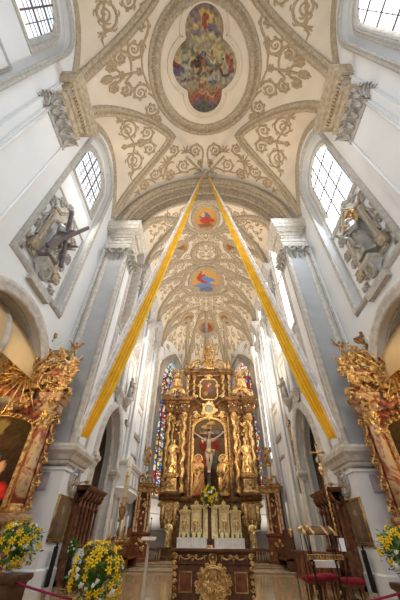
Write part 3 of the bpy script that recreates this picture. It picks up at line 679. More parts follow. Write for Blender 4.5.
# ------------------------------------------------------------------ choir walls
for sd, side in ((-1, 'left'), (1, 'right')):
    F = wallF(sd, 6.0); m = MB()
    outer = [(15.0, 0), (16.3, 0)]+arch_hole(18.6, 2.1, 0, 5.4, 3.0, 12, True)[1:-1]+[(20.9, 0), (31.6, 0), (31.6, 25.6), (15.0, 25.6)]
    outer[1] = (16.5, 0); outer[-4] = (20.7, 0)
    wins = [(16.1, .95, 12.9), (20.1, 1.25, 13.2), (24.5, 1.55, 11.0), (29.0, 1.35, 7.5)]
    holes = [arch_hole(u, hw, v0, 21.6, 1.6, 8, True) for u, hw, v0 in wins]
    m.plate(outer, holes, F, -.9, 0); o = m.build('wall_choir_'+side, 'plaster'); struct(o)
    m = MB()
    for u, hw, v0 in wins: m.strip(arch_hole(u, hw+.12, v0-.1, 21.6, 1.7, 8, True), prof(.22, .12), F, True)
    m.strip(arch_hole(18.6, 2.25, 0, 5.4, 3.2, 12, True), [(-.28, 0), (-.28, .06), (-.1, .16), (.05, .05), (.2, .14), (.28, 0)], F)
    m.strip(arch_hole(18.6, 1.95, 0, 5.4, 2.85, 12, True), prof(.3, .2), lambda a, b, w_: F(a, b, w_-.5))
    m.build('arch_moulding', 'moulding', o)
    for i, (u, hw, v0) in enumerate(wins):
        window(sd, 6, u, hw, v0, 21.6, 1.6, .7 if sd < 0 else .16, 'window_%d' % (5+i+(0 if sd < 0 else 4)), 'window_glass' if sd > 0 else ('stained_glass' if i in (0, 3) else 'window_glass_left'), *((4, 14) if sd < 0 else (2, 6)), True)
    # pilasters with their capitals
    for u, z0 in ((17.9, 9.2), (22.3, 0), (26.75, 0)):
        m = MB(); X1, X2 = sorted((sd*5.68, sd*6.02)); m.box(X1, X2, u-.42, u+.42, z0, 17.6)
        for uu in (u-.42, u+.42): m.tube([(sd*5.68, uu, z0), (sd*5.68, uu, 17.6)], .07, 6)
        m.tube([(sd*5.9, u-.62, z0), (sd*5.9, u-.62, 19)], .11, 6); m.tube([(sd*5.9, u+.62, z0), (sd*5.9, u+.62, 19)], .11, 6)
        m.build('pilaster', 'plaster', o)
        m = MB(); m.stack(X1, X2, u-.42, u+.42, [(18.7, .02), (18.85, .1), (19.1, .1), (19.15, .03), (19.9, .03), (20.0, .15), (20.3, .2), (20.5, .4), (20.75, .5), (21.0, .5), (21.0, 0)])
        m.stack(X1, X2, u-.42, u+.42, [(17.4, 0), (17.5, .05), (17.6, 0), (18.4, .12), (18.6, .16), (18.72, .1)])
        for k in range(5):
            for (z, h) in ((17.5, .6), (17.95, .6)):
                t = (k+.5)/5; yy = u-.42+.84*t
                m.tube([V((sd*(5.68-.02-.3*s_**2), yy, z+h*(s_ if s_ < .85 else 1.6-s_))) for s_ in (0, .4, .7, .9, 1.1)], [.07, .1, .1, .08, .02], 5)
                m.tube([V((sd*5.85, u-.42-.02-.3*s_**2, z+h*(s_ if s_ < .85 else 1.6-s_))) for s_ in (0, .4, .7, .9, 1.1)], [.07, .1, .1, .08, .02], 5)
        for yy in (u-.5, u+.5): m.ball((sd*5.55, yy, 18.4), .15, 8, 6)
        m.build('capital', 'stucco_grey', o)
        if z0:
            m = MB(); m.stack(X1, X2, u-.42, u+.42, [(8.5, -.15), (8.8, -.05), (9.0, .1), (9.2, .1), (9.3, 0)]); m.build('corbel', 'moulding', o)
    # blind panels
    m = MB()
    for (u0, u1, v0, v1) in ((18.75, 20.6, 8.9, 12.4), (23.2, 25.9, 6.8, 10.2), (15.3, 17.1, 8.9, 12.4)):
        m.strip([(u0, v0), (u1, v0), (u1, v1), (u0, v1)], prof(.16, .1), F, True)
    for v in (8.2,): m.strip([(20.9, v), (31.5, v)], prof(.3, .2), F)
    m.strip([(21.0, 0.9), (31.4, .9)], prof(.25, .12), F)
    m.build('panel_moulding', 'moulding', o)
    # impost blocks of the pointed arch
    m = MB()
    for u in (16.35, 20.85): m.stack(*sorted((sd*5.9, sd*6.1)), u-.2, u+.2, [(4.5, 0), (4.6, .05), (4.75, .08), (4.85, .16), (5.0, .18), (5.1, .1), (5.2, .08), (5.35, 0)])
    m.build('impost', 'moulding', o)
    # ambulatory behind the pointed arch
    m = MB(); m.box(*sorted((sd*9.5, sd*9.8)), 15, 31, 0, 9.5); m.box(*sorted((sd*6.9, sd*9.6)), 15.0, 15.3, 0, 9.5); m.box(*sorted((sd*6.9, sd*9.6)), 23, 23.3, 0, 9.5); m.box(*sorted((sd*6.9, sd*9.8)), 15, 23.3, 9.4, 9.6)
    m.build('ambulatory_wall', 'grey_stone', o)
# apse: two window walls and the closing wall
AP = [(6.05, 30.9), (2.85, 35.7), (-2.85, 35.7), (-6.05, 30.9)]
def segF(a, b, inward=1):
    d = V((b[0]-a[0], b[1]-a[1])); L = d.length; d.normalize(); n = V((-d.y, d.x))
    mid = V(((a[0]+b[0])/2, (a[1]+b[1])/2))
    if n.dot(V((0, 26))-mid) < 0: n = -n
    return (lambda u, v, w_: V((a[0]+d.x*u+n.x*w_, a[1]+d.y*u+n.y*w_, v))), L
for i, (a, b, nm) in enumerate(((AP[0], AP[1], 'apse_right'), (AP[1], AP[2], 'apse_middle'), (AP[2], AP[3], 'apse_left'))):
    F, L = segF(a, b); m = MB(); c = L/2
    if i == 1: m.plate([(0, 0), (L, 0), (L, 24), (0, 24)], [], F, -.5, 0); o = m.build('wall_'+nm, 'plaster'); struct(o); continue
    hole = arch_hole(c, 2.0, 4.9, 16.4, 3.4, 12, True)
    m.plate([(0, 0), (L, 0), (L, 22.5), (0, 22.5)], [hole], F, -.7, 0); o = m.build('wall_'+nm, 'plaster'); struct(o)
    m = MB(); m.strip(arch_hole(c, 2.05, 4.8, 16.4, 3.5, 12, True), prof(.3, .2), F, True); m.strip(arch_hole(c, 2.35, 4.4, 16.4, 3.9, 12, True), prof(.3, .3), F, False)
    for v in (1.2, 2.4, 3.6): m.strip([(.1, v), (L-.1, v)], prof(.08, .03), F)
    m.build('window_moulding', 'moulding_grey', o)
    m = MB(); m.strip(arch_hole(c, 2.66, 13.0, 16.2, 4.5, 12, True), prof(.42, .35), F, False); st = []
    for q in (-1, 1):
        for u_, v_, r_ in ((2.25, 20.6, .34), (1.35, 21.4, .32), (2.45, 19.4, .22)): st += [([(c+q*x, y) for x, y in p], rr) for p, rr in volute(u_, v_, r_, 1, 1, 1.4, .06, (u_-.5, v_-.5))]
    m.scrolls(st, F, 1.2); m.build('lunette_moulding', 'moulding_tan', o)
    g = MB(); g.plate(hole, [], F, -.42, -.38); gl = g.build('window_%d' % (13+i), 'stained_glass_red' if i == 0 else 'stained_glass'); struct(gl)
    b_ = MB()
    for u in (-1, 0, 1): b_.tube([F(c+u, 4.9, -.3), F(c+u, 16.4 if u else 17.6, -.3)], .07, 6)
    for q in (-1, 1):
        for r_ in (0, 1): b_.tube([F(c+q*1-.5*q*(1-2*t)*1.0, 16.2+1.0*math.sin(PI*t), -.3) for t in [k/8 for k in range(9)]], .06, 5)
        b_.tube([F(c+q*(2-2*t), 16.2+1.5*math.sin(PI/2*t), -.3) for t in [k/6 for k in range(7)]], .07, 5)
    b_.tube([F(c+.55*math.cos(k*PI/8), 18.0+.55*math.sin(k*PI/8), -.3) for k in range(17)], .06, 5)
    for v in range(6, 17): b_.tube([F(c-2, v, -.33), F(c+2, v, -.33)], .035, 4)
    b_.build('tracery', 'iron', gl)
# responds between the windows
m = MB()
for x, y in AP:
    k = .965; m.M = LOC(x*k, y-.3, 0); m.lathe([(.3, 0), (.3, .8), (.16, 1), (.16, 18.4), (.2, 18.5), (.3, 19), (.42, 19.4), (.42, 20.2), (.3, 20.4)], 10)
o = m.build('wall_apse_respond', 'plaster'); struct(o)
# unseen shell added above the vaults so daylight only enters through the windows
m = MB(); m.box(-8.3, 8.3, -6, 15, 31, 31.3); m.box(-8.3, 8.3, 14.4, 37, 28.2, 28.5)
m.box(-8.3, -6.9, 15, 32, 25.5, 28.3); m.box(6.9, 8.3, 15, 32, 25.5, 28.3)
o = m.build('ceiling_light_shield', 'plaster'); struct(o)
# ------------------------------------------------------------------ figures
def remesh(mb, vox, sm=4, mt='gold', name='figure', parent=None, extra=None):
    """fuse the overlapping limbs of a figure into one continuous skin"""
    me = bpy.data.meshes.new(name); me.from_pydata([tuple(v) for v in mb.v], [], mb.f)
    bm = bmesh.new(); bm.from_mesh(me); bmesh.ops.recalc_face_normals(bm, faces=bm.faces); bm.to_mesh(me); bm.free()
    o = bpy.data.objects.new(name, me); C.objects.link(o)
    r = o.modifiers.new('r', 'REMESH'); r.mode = 'VOXEL'; r.voxel_size = vox; r.use_smooth_shade = True
    s_ = o.modifiers.new('s', 'SMOOTH'); s_.iterations = sm; s_.factor = .4
    dg = bpy.context.evaluated_depsgraph_get(); dg.update(); n = bpy.data.meshes.new_from_object(o.evaluated_get(dg)); n.name = name
    C.objects.unlink(o); bpy.data.objects.remove(o)
    n.materials.clear(); n.materials.append(MATS[mt])
    for p in n.polygons: p.use_smooth = True
    o = bpy.data.objects.new(name, n); C.objects.link(o)
    if parent: o.parent = parent
    return o
def hand(m, w_, d, s):
    """palm and five bent fingers from wrist w_ along direction d"""
    w_ = V(w_); d = V(d).normalized(); up = V((0, -1, 0)) if abs(d.y) < .8 else V((0, 0, 1)); sdv = d.cross(up).normalized(); dn = d.cross(sdv)
    m.tube([w_-d*.02*s, w_+d*.02*s, w_+d*.05*s], [.016*s, .026*s, .022*s], 6, .6)
    for i, (off, L) in enumerate(((-.020, .036), (-.007, .043), (.006, .040), (.019, .030))):
        b = w_+d*.05*s+sdv*off*s; m.tube([b-d*.01*s, b+d*L*.5*s+dn*.004*s, b+d*L*s+dn*.018*s], [.0075*s, .0065*s, .005*s], 5)
    b = w_+d*.012*s-sdv*.022*s; m.tube([b, b-sdv*.016*s+d*.014*s, b-sdv*.02*s+d*.036*s], [.009*s, .008*s, .006*s], 5)
def head(m, c, r, yaw=0., hair=True, beard=False, tilt=0.):
    M0 = m.M; m.M = M0 @ LOC(*c) @ RZ(yaw) @ RX(tilt)
    m.ball((0, 0, 0), (r*.74, r*.88, r), 12, 9); m.ball((0, -r*.35, -r*.45), (r*.5, r*.5, r*.5), 8, 6)
    m.tube([(0, -r*.85, r*.1), (0, -r*1.1, -r*.22)], [r*.08, r*.15], 5)
    for q in (-1, 1): m.ball((q*r*.3, -r*.78, r*.08), (r*.13, r*.12, r*.09), 6, 4); m.ball((q*r*.74, 0, -r*.05), (r*.1, r*.16, r*.24), 6, 4)
    m.ball((0, -r*.83, -r*.46), (r*.22, r*.12, r*.07), 6, 4)
    if hair: m.ball((0, r*.2, r*.22), (r*.88, r*.92, r*.92), 10, 7); m.ball((0, r*.55, -r*.6), (r*.7, r*.45, r*.7), 8, 6)
    if beard: m.ball((0, -r*.65, -r*.95), (r*.42, r*.4, r*.55), 8, 6)
    m.M = M0
def robed(h=1., arms=((.30, -.12, .55), (-.25, -.2, .62)), seed=0, lean=.03, hood=False, beard=False, yaw=0., hat=None, sit=False):
    """standing robed figure, feet at origin, facing -y, built from overlapping volumes"""
    m = MB(); rnd = random.Random(seed); m.M = SC(h); ph = rnd.random()*6; k1 = rnd.choice((5, 6, 7))
    fold = lambda a, z: 1+.13*(1-min(1, z/.75))*math.sin(k1*a+ph+5*z)+.05*math.sin(11*a-ph+9*z)*(1-min(1, z/.8))
    M0 = m.M
    prof_ = [(.155, 0), (.16, .03), (.145, .15), (.135, .3), (.13, .42), (.125, .50), (.105, .60), (.11, .68), (.12, .74), (.112, .79), (.07, .825), (.04, .845)]
    if sit: prof_ = [(.19, 0), (.2, .1), (.19, .25), (.2, .34), (.16, .42), (.11, .5), (.11, .58), (.12, .64), (.11, .69), (.07, .725), (.04, .745)]
    vs = []; fs = []; n = 28
    for i, (r, z) in enumerate(prof_):
        ox = lean*math.sin(z*PI*1.1)
        for k in range(n): a = 2*PI*k/n; q = r*fold(a, z); vs.append((ox+q*math.cos(a)*1.12, q*math.sin(a)*.82-(.06 if sit and z < .4 else 0), z))
    for i in range(len(prof_)-1):
        for k in range(n): fs.append((i*n+k, i*n+(k+1) % n, (i+1)*n+(k+1) % n, (i+1)*n+k))
    fs += [tuple(range(n))[::-1], tuple((len(prof_)-1)*n+k for k in range(n))]; m.add(vs, fs)
    zs = prof_[-1][1]; top = zs+.075
    # cloak edges falling diagonally
    for q in (-1, 1):
        m.tube([(q*.10, -.05, zs-.06), (q*.13, -.10, zs-.22), (q*.05*rnd.uniform(-1, 2), -.13, zs-.38), (-q*.04, -.14, zs-.52), (q*.1, -.13, max(.02, zs-.75))], [.022, .03, .03, .028, .02], 6)
    for k in range(4):
        a = rnd.uniform(-2.6, -.5); m.tube([(.13*math.cos(a), .11*math.sin(a), .02), (.125*math.cos(a+.15), .115*math.sin(a+.1), .25), (.11*math.cos(a+.4), .1*math.sin(a+.4), .48)], [.026, .022, .012], 6)
    m.tube([(0, 0, zs-.05), (0, -.005, top-.03)], [.045, .032], 8)
    for i, hp in enumerate(arms):
        q = 1 if i == 0 else -1; sh = V((q*.115, 0, zs-.065)); hp = V(hp); mid = (sh+hp)/2+V((q*.05, .03, -.07))
        m.tube([sh, (sh+mid)/2+V((q*.01, 0, 0)), mid, (mid+hp)/2, hp], [.045, .048, .046, .040, .034], 8)
        m.tube([mid, mid+V((0, 0, -.07)), hp+V((0, 0, -.09))], [.03, .04, .02], 6)
        hand(m, hp, hp-mid, 1.15)
    head(m, (lean*.1, -.015, top+.01), .066, yaw, True, beard)
    if hood: m.tube([(.07, .02, zs-.08), (.075, .02, top), (0, .03, top+.085), (-.075, .02, top), (-.07, .02, zs-.08)], [.03, .03, .034, .03, .03], 8)
    if hat == 'mitre': m.lathe([(0.001, top+.17)], 3, cap=False) if 0 else m.tube([(0, .0, top+.04), (0, 0, top+.09), (0, .0, top+.17)], [.062, .07, .008], 8)
    if hat == 'crown': m.tube([(0, 0, top+.045), (0, 0, top+.09)], [.055, .07], 8)
    m.M = Matrix(); return m
def nude(h, joints, rad=1., face=0., beard=True, hair=True):
    """bare figure from a joint table (fractions of h)"""
    m = MB(); m.M = SC(h); J = {k: V(v) for k, v in joints.items()}
    P, Ch, N_, Hd = J['pelvis'], J['chest'], J['neck'], J['head']
    m.tube([P+V((0, 0, -.03)), P+V((0, 0, .03)), (P+Ch)/2, Ch, (Ch+N_)/2+V((0, 0, .01)), N_], [.07*rad, .085*rad, .072*rad, .092*rad, .075*rad, .03*rad], 12, .75)
    m.tube([N_-V((0, 0, .02)), Hd], [.032*rad, .026*rad], 8)
    for s_ in 'LR':
        sh, el, wr = J['sh'+s_], J['el'+s_], J['wr'+s_]; m.tube([Ch*.3+sh*.7, sh, (sh+el)/2, el, (el+wr)/2, wr], [.045*rad, .038*rad, .032*rad, .025*rad, .026*rad, .015*rad], 8)
        hp, kn, an, toe = J['hp'+s_], J['kn'+s_], J['an'+s_], J['to'+s_]; m.tube([hp+V((0, 0, .02)), hp, (hp+kn)/2, kn, (kn*2+an)/3, an], [.05*rad, .06*rad, .05*rad, .035*rad, .037*rad, .02*rad], 9)
        m.tube([an, (an+toe)/2, toe], [.022*rad, .024*rad, .014*rad], 6)
        hand(m, wr, wr-el, rad)
    head(m, tuple(Hd+V((0, 0, .03))), .062*rad, face, hair, beard, .35 if beard else 0)
    m.M = Matrix(); return m
FIG = {}
def proto(key, mb, vox=.014, sm=3): FIG[key] = remesh(mb, vox, sm, 'gold', 'figure'); C.objects.unlink(FIG[key])
proto('saint_a', robed(1, ((.20, -.17, .60), (-.10, -.19, .66)), 1, beard=True))
proto('saint_b', robed(1, ((.27, -.10, .86), (-.12, -.2, .52)), 2, -.03, hood=True, yaw=.3))
proto('saint_c', robed(1, ((.13, -.2, .70), (-.28, -.12, .5)), 3, .03, beard=True, hat='mitre'))
proto('madonna', robed(1, ((.05, -.19, .66), (-.06, -.19, .63)), 4, .04, hood=True, yaw=-.35))
proto('seated', robed(1, ((.26, -.16, .62), (-.18, -.25, .42)), 5, .02, beard=True, sit=True))
PJ = dict(pelvis=(0, 0, .47), chest=(0, -.01, .66), neck=(0, 0, .76), head=(0, -.02, .84), shL=(.11, 0, .71), elL=(.25, -.05, .80), wrL=(.34, -.08, .94), shR=(-.11, 0, .71), elR=(-.24, -.08, .62), wrR=(-.33, -.16, .72),
    hpL=(.055, 0, .44), knL=(.10, -.13, .27), anL=(.08, .02, .08), toL=(.09, -.06, .03), hpR=(-.055, 0, .44), knR=(-.09, -.04, .24), anR=(-.07, .06, .04), toR=(-.09, -.02, .0))
proto('putto', nude(1, PJ, 1.35, .3, False), .016)
def figure(key, name, mt, parent=None, loc=(0, 0, 0), h=1., rz=0., mirror_x=False):
    o = FIG[key].copy(); o.data = FIG[key].data if 0 else FIG[key].data.copy(); o.name = name; o.data.name = name; C.objects.link(o); o.location = loc
    o.scale = (-h if mirror_x else h, h, h); o.rotation_euler = (0, 0, rz); o.data.materials.clear(); o.data.materials.append(MATS[mt])
    if parent: o.parent = parent
    return o
def wings(m, z=.72, s=1., y=.06):
    for q in (-1, 1):
        for k in range(6):
            a = .2+k*.2; L = (.42-.045*k)*s
            m.tube([(q*.04, y, z-.01*k), (q*(.04+L*.5*math.cos(a-.4)), y+.05, z+L*.5*math.sin(1.2-a)+.06), (q*(.04+L*math.cos(a-.5)), y+.06, z+L*math.sin(1.0-a*1.3))], [.02*s, .035*s, .012*s], 5, .5)
# Rays of a halo or glory
def rays(m, c, r0, r1, n, w_=.02, y=0.):
    for i in range(n):
        a = 2*PI*i/n; R = r1*(1 if i % 2 else .72); m.tube([(c[0]+r0*math.cos(a), y, c[1]+r0*math.sin(a)), (c[0]+R*math.cos(a), y, c[1]+R*math.sin(a))], [w_, w_*.35], 4)
def FV(y0, sgn=-1):   # vertical plane facing the viewer: u=x, v=z, w towards the viewer
    return lambda u, v, w_: V((u, y0+sgn*w_, v))
def twisted(m, x, y, z0, z1, r, turns=4, n=12, seg=40):
    vs = []; fs = []
    for i in range(seg+1):
        t = i/seg; a = 2*PI*turns*t; ox, oy = r*.35*math.cos(a), r*.35*math.sin(a); rr = r*(1-.15*t)
        for k in range(n): b = 2*PI*k/n; vs.append((x+ox+rr*math.cos(b), y+oy+rr*math.sin(b), z0+(z1-z0)*t))
    for i in range(seg):
        for k in range(n): fs.append((i*n+k, i*n+(k+1) % n, (i+1)*n+(k+1) % n, (i+1)*n+k))
    m.add(vs, fs)
    for i in range(int(turns*5)):   # vine leaves in the hollows
        t = (i+.5)/(turns*5); a = 2*PI*turns*t+.8; m.ball((x+r*1.0*math.cos(a), y+r*1.0*math.sin(a), z0+(z1-z0)*t), (r*.38, r*.38, r*.5), 6, 4)
def cap_(m, x, y, z, r, h):
    M0 = m.M; m.M = M0 @ LOC(x, y, z)
    m.lathe([(r, 0), (r*1.1, h*.08), (r, h*.15), (r*1.1, h*.6), (r*1.5, h*.9), (r*1.6, h)], 10)
    for row in (0, 1):
        for k in range(8):
            a = PI*2*(k+row*.5)/8; c, s_ = math.cos(a), math.sin(a); z0 = h*(.1+.3*row)
            m.tube([(c*r*1.05, s_*r*1.05, z0), (c*r*1.25, s_*r*1.25, z0+h*.3), (c*r*1.75, s_*r*1.75, z0+h*.35)], [r*.25, r*.28, r*.12], 5)
    m.M = M0
def scr3(m, cx, cz, y, r, sg=1, th=.1, dep=.3, turns=1.5):
    pts = []
    for i in range(22): a = i/21*turns*2*PI; q = r*math.exp(-a*.17); pts.append(V((cx+sg*q*math.cos(a), y, cz+q*math.sin(a))))
    m.tube(pts, [th*(1-.4*i/21) for i in range(22)], 6, dep/th*.5 if dep/th > 1 else 1)
def gilt_cluster(m, c, sx, sz, y, n, seed, w_=.05):
    """loose acanthus carving"""
    rnd = random.Random(seed); st = []
    for i in range(n):
        x = c[0]+rnd.uniform(-sx, sx); z = c[1]+rnd.uniform(-sz, sz)
        st += spiral(x, z, rnd.uniform(0, 6.28), rnd.uniform(.6, 1.1)*min(sx, sz)*.45, rnd.choice((-1, 1)), 1.1, w_)
    m.scrolls(st, FV(y), 1.3)
# ------------------------------------------------------------------ high altar
HA = empty('high_altar', (.2, 30, .5), 'towering gilded and carved high altar at the end of the choir', 'altar')
D0 = .5  # local z = world z - .5
m = MB(); m.box(-3.3, 3.3, -.6, 1.0, 0, 3.7); m.box(-2.4, 2.4, -.1, 1.0, 3.7, 16); m.box(-4.6, 4.6, .2, 1.0, 3.9, 12); m.stack(-1.9, 1.9, .0, 1, [(12.2, 0), (16.0, 0)]); m.build('body', 'altar_wood', HA)
for q in (-1, 1):
    m = MB(); m.stack(*sorted((q*2.75, q*4.2)), -1.0, .4, [(0, .15), (.35, .15), (.4, .05), (.8, .05)]); m.build('plinth', 'altar_wood', HA)
    m = MB()
    m.stack(*sorted((q*2.75, q*4.1)), -1.1, .4, [(3.8, 0), (3.9, .1), (4.05, .15), (4.2, .25), (4.3, .25), (4.35, .1)]); m.build('cornice', 'altar_wood', HA)
m = MB(); m.stack(-2.7, 2.7, -.7, .2, [(3.7, 0), (3.8, .1), (4.0, .15), (4.1, .1)]); m.build('plinth', 'altar_wood', HA)
for q in (-1, 1):   # scroll consoles
    m = MB()
    for x in (2.95, 3.95):
        scr3(m, q*x, 3.35, -.9, .34, q, .12, .5); scr3(m, q*x, 2.6, -.8, .2, -q, .1, .4)
        m.tube([(q*x, -.7, 2.0), (q*(x+.05), -.95, 2.6), (q*x, -1.0, 3.5)], [.14, .2, .2], 8)
    m.stack(*sorted((q*3.15, q*3.75)), -1.15, -.5, [(2.3, -.1), (2.5, 0), (3.6, .0), (3.75, .1)])
    gilt_cluster(m, (q*3.45, 2.9), .35, .4, -1.17, 5, 3+q)
    m.build('console', 'gold', HA)
for q in (-1, 1):
    m = MB()
    m.stack(*sorted((q*2.95, q*3.85)), -1.1, -.3, [(4.3, .05), (4.45, .1), (4.6, 0), (5.4, 0), (5.5, .12), (5.7, .18), (5.8, .05)])
    gilt_cluster(m, (q*3.4, 5.0), .35, .35, -1.12, 6, 5+q, .05)
    m.build('statue_pedestal', 'gold', HA)
for q in (-1, 1):
    for x, y in ((4.12, -.35), (2.55, -.5), (3.75, .1), (2.95, .1)):
        m = MB(); m.M = Matrix(); r = .23 if y < 0 else .17
        m.M = LOC(q*x, y, 4.35); m.lathe([(r*1.5, 0), (r*1.5, .15), (r*1.1, .25), (r*1.3, .35), (r, .45)], 12); m.M = Matrix()
        twisted(m, q*x, y, 4.7, 10.5, r, 4.5); cap_(m, q*x, y, 10.45, r*.9, .85); m.build('column', 'gold', HA)
    m = MB(); gilt_cluster(m, (q*3.4, 10.0), .4, 1.0, -.3, 9, 11+q, .07); gilt_cluster(m, (q*4.75, 8.0), .25, 2.8, .1, 12, 15+q, .07); scr3(m, q*4.75, 4.6, -.1, .4, q, .12, .3); m.build('carving', 'gold', HA)
# main entablature, breaking forward over the columns
m = MB(); EN = [(11.3, 0), (11.4, .08), (11.65, .08), (11.7, 0), (12.15, 0), (12.2, .1), (12.35, .18), (12.45, .38), (12.65, .5), (12.8, .5), (12.85, 0)]
for q in (-1, 1):
    m = MB()
    for x in (4.12, 2.55): m.stack(q*x-.42, q*x+.42, -.8, .3, EN)
    m.stack(*sorted((q*2.2, q*4.6)), -.35, .4, EN)
    # cornice sweeping up to the middle
    m.tube([(q*2.2, -.6, 12.7), (q*1.6, -.6, 12.75), (q*1.1, -.6, 12.4), (q*.6, -.6, 12.0)], [.16, .18, .16, .12], 6)
    m.build('entablature', 'altar_wood', HA)
m = MB()
for q in (-1, 1):
    for k in range(9): m.ball((q*(2.1+k*.33), -.72 if k not in (3, 4) else -.38, 11.95), (.1, .06, .16), 6, 5)
    for k in range(16): m.ball((q*(2.0+k*.2), -1.12 if k not in (6, 7) else -.75, 12.5), (.07, .06, .06), 5, 4)
    gilt_cluster(m, (q*4.12, 11.95), .3, .15, -.83, 3, 31+q, .05); gilt_cluster(m, (q*2.55, 11.95), .3, .15, -.83, 3, 33+q, .05)
    st = spiral(q*.55, 11.2, PI/2, .3, q, 1.3, .07)+spiral(q*1.0, 11.0, PI/2, .3, -q, 1.3, .07)+spiral(q*1.6, 11.3, PI/2, .25, q, 1.3, .06); m.scrolls(st, FV(-.3), 1.2)
m.build('entablature_gilding', 'gold_bright', HA)
m = MB(); m.M = LOC(0, -.75, 11.6) @ RX(PI/2); m.lathe([(.05, .16), (.3, .14), (.42, .1)], 20); m.M = Matrix(); m.build('cartouche_boss', 'green_marble', HA)
m = MB(); F = FV(-.7); m.strip(ell(0, 11.6, .55, .5, 24), prof(.25, .2), F, True); 
for i in range(10): a = 2*PI*i/10; m.scrolls(spiral(.62*math.cos(a), 11.6+.6*math.sin(a), a+.8, .17, 1 if i % 2 else -1, 1.2, .06), F, 1.2)
m.scrolls(palmette(0, 11.1, -PI/2, .6, .1, 5)+palmette(0, 12.1, PI/2, .5, .1, 5), F); m.build('cartouche', 'gold_bright', HA)
# main painting and frame
fp = arch_hole(0, 1.62, 4.2, 9.8, 1.1, 12)
RD = (.10, .014, .01)
altar_painting = painter(lerp([(0, (.03, .02, .012)), (.5, (.06, .04, .022)), (1, (.09, .06, .03))]), [(.3, .6, .1, .1, .4, RD), (.7, .62, .12, .08, -.3, RD), (.5, .75, .16, .06, 0, (.25, .16, .08)), (.25, .75, .08, .05, 0, (.20, .09, .04)), (.75, .78, .08, .06, 0, (.08, .08, .10)), (.35, .4, .12, .08, 0, (.18, .04, .03)), (.68, .42, .08, .1, 0, (.06, .06, .05)), (.5, .9, .2, .04, 0, (.30, .18, .07)), (.3, .66, .03, .02, 0, SK), (.66, .68, .03, .02, 0, SK), (.5, .55, .06, .1, 0, (.20, .12, .06))], .06, 5, .3)
paint_obj('painting', HA, FV(-.12), fp, (-1.62, 1.62, 4.2, 10.9), 40, altar_painting, 'oil_paint', .02)
m = MB(); m.strip(fp, [(-.12, 0), (-.12, .14), (-.07, .2), (-.02, .1), (.04, .1), (.09, .2), (.13, .14), (.13, 0)], FV(-.1), True)
for i in []:
    for k in range(8):
        t = k/8; m.ball((fp[i][0]*(1-t)+fp[i+1][0]*t, -.3, fp[i][1]*(1-t)+fp[i+1][1]*t), .05, 5, 4) if (i in (0, len(fp)-2)) or k % 4 == 0 else None
m.build('painting_frame', 'gold', HA)
m = MB(); m.strip([(-1.95, 4.15), (1.95, 4.15), (1.95, 11.1), (-1.95, 11.1)], prof(.16, .14), FV(-.12), True)
for q in (-1, 1): m.scrolls([([(q*x, y) for x, y in p], rr) for p, rr in volute(1.5, 10.75, .25, PI, 1, 1.4, .05, (1.8, 10.0))], FV(-.12), 1.2)
m.build('outer_frame', 'gold_old', HA)
# tabernacle row: four gilded niches, mensa
m = MB(); m.box(-2.6, 2.6, -1.6, -.5, .2, 1.35); m.build('mensa', 'altar_wood', HA)
m = MB()
for x in (-2.1, -1.15, 1.15, 2.1, 0):
    hw = .42 if x else .6; zt = 3.55 if abs(x) < 2 else 3.2
    m.box(x-hw, x+hw, -1.0, -.6, 1.35, 1.75); m.box(x-hw, x+hw, -.72, -.6, 1.7, zt)
    for q in (-1, 1): m.M = LOC(x+q*(hw-.06), -.95, 1.75); m.lathe([(.07, 0), (.045, .1), (.045, zt-2.1), (.08, zt-2.0)], 8); m.M = Matrix()
    m.stack(x-hw, x+hw, -1.02, -.6, [(zt-.28, 0), (zt-.2, .06), (zt-.1, .1), (zt-.05, .0)])
    m.strip(arch_hole(x, hw-.14, 1.8, zt-.7, .25, 8), prof(.08, .08), FV(-.72)); 
    m.scrolls(spiral(x-.05, zt, PI*.8, .14, -1, 1.2, .05)+spiral(x+.05, zt, PI*.2, .14, 1, 1.2, .05)+palmette(x, zt, PI/2, .35, .06, 5), FV(-.85), 1.5)
    gilt_cluster(m, (x, 1.55), hw*.8, .1, -1.01, 3, int(x*10)+50, .035)
m.build('tabernacle', 'gold_pale', HA)
# upper tier
for q in (-1, 1):
    for x in (1.62, 2.3):
        m = MB(); m.M = LOC(q*x, -.3, 12.75); m.lathe([(.26, 0), (.26, .12), (.18, .2), (.18, .3)], 10); m.M = Matrix(); twisted(m, q*x, -.3, 13.0, 15.2, .16, 3, 10, 30); cap_(m, q*x, -.3, 15.15, .15, .45); m.build('upper_column', 'gold', HA)
m = MB(); 
for q in (-1, 1):
    for x in (1.62, 2.3): m.stack(q*x-.25, q*x+.25, -.6, .2, [(15.55, 0), (15.6, .05), (15.75, .05), (15.8, .15), (15.95, .25), (16.1, .28), (16.15, 0)])
m.tube([(1.5*math.cos(a), -.35, 15.75+.7*math.sin(a)) for a in [PI*i/16 for i in range(17)]], .17, 6); m.stack(-1.5, 1.5, -.3, .2, [(15.5, 0), (15.6, .08), (16.0, .1), (16.1, .2), (16.2, 0)])
m.build('upper_entablature', 'altar_wood', HA)
oc = [(-.95+.3, 12.75), (.65, 12.75), (.95, 13.1), (.95, 14.7), (.65, 15.1), (-.65, 15.1), (-.95, 14.7), (-.95, 13.1)]
up_paint = painter(lerp([(0, (.09, .04, .02)), (1, (.16, .10, .05))]), [(.45, .55, .15, .16, .2, (.30, .06, .03)), (.55, .75, .1, .06, 0, (.35, .22, .1)), (.6, .45, .1, .12, 0, (.10, .10, .12)), (.35, .3, .12, .1, 0, (.26, .15, .06)), (.5, .66, .05, .04, 0, SK)], .06, 5, .3)
paint_obj('upper_painting', HA, FV(-.36), oc, (-.95, .95, 12.75, 15.1), 26, up_paint, 'oil_paint', .02)
m = MB(); m.strip(oc, prof(.13, .12), FV(-.34), True)
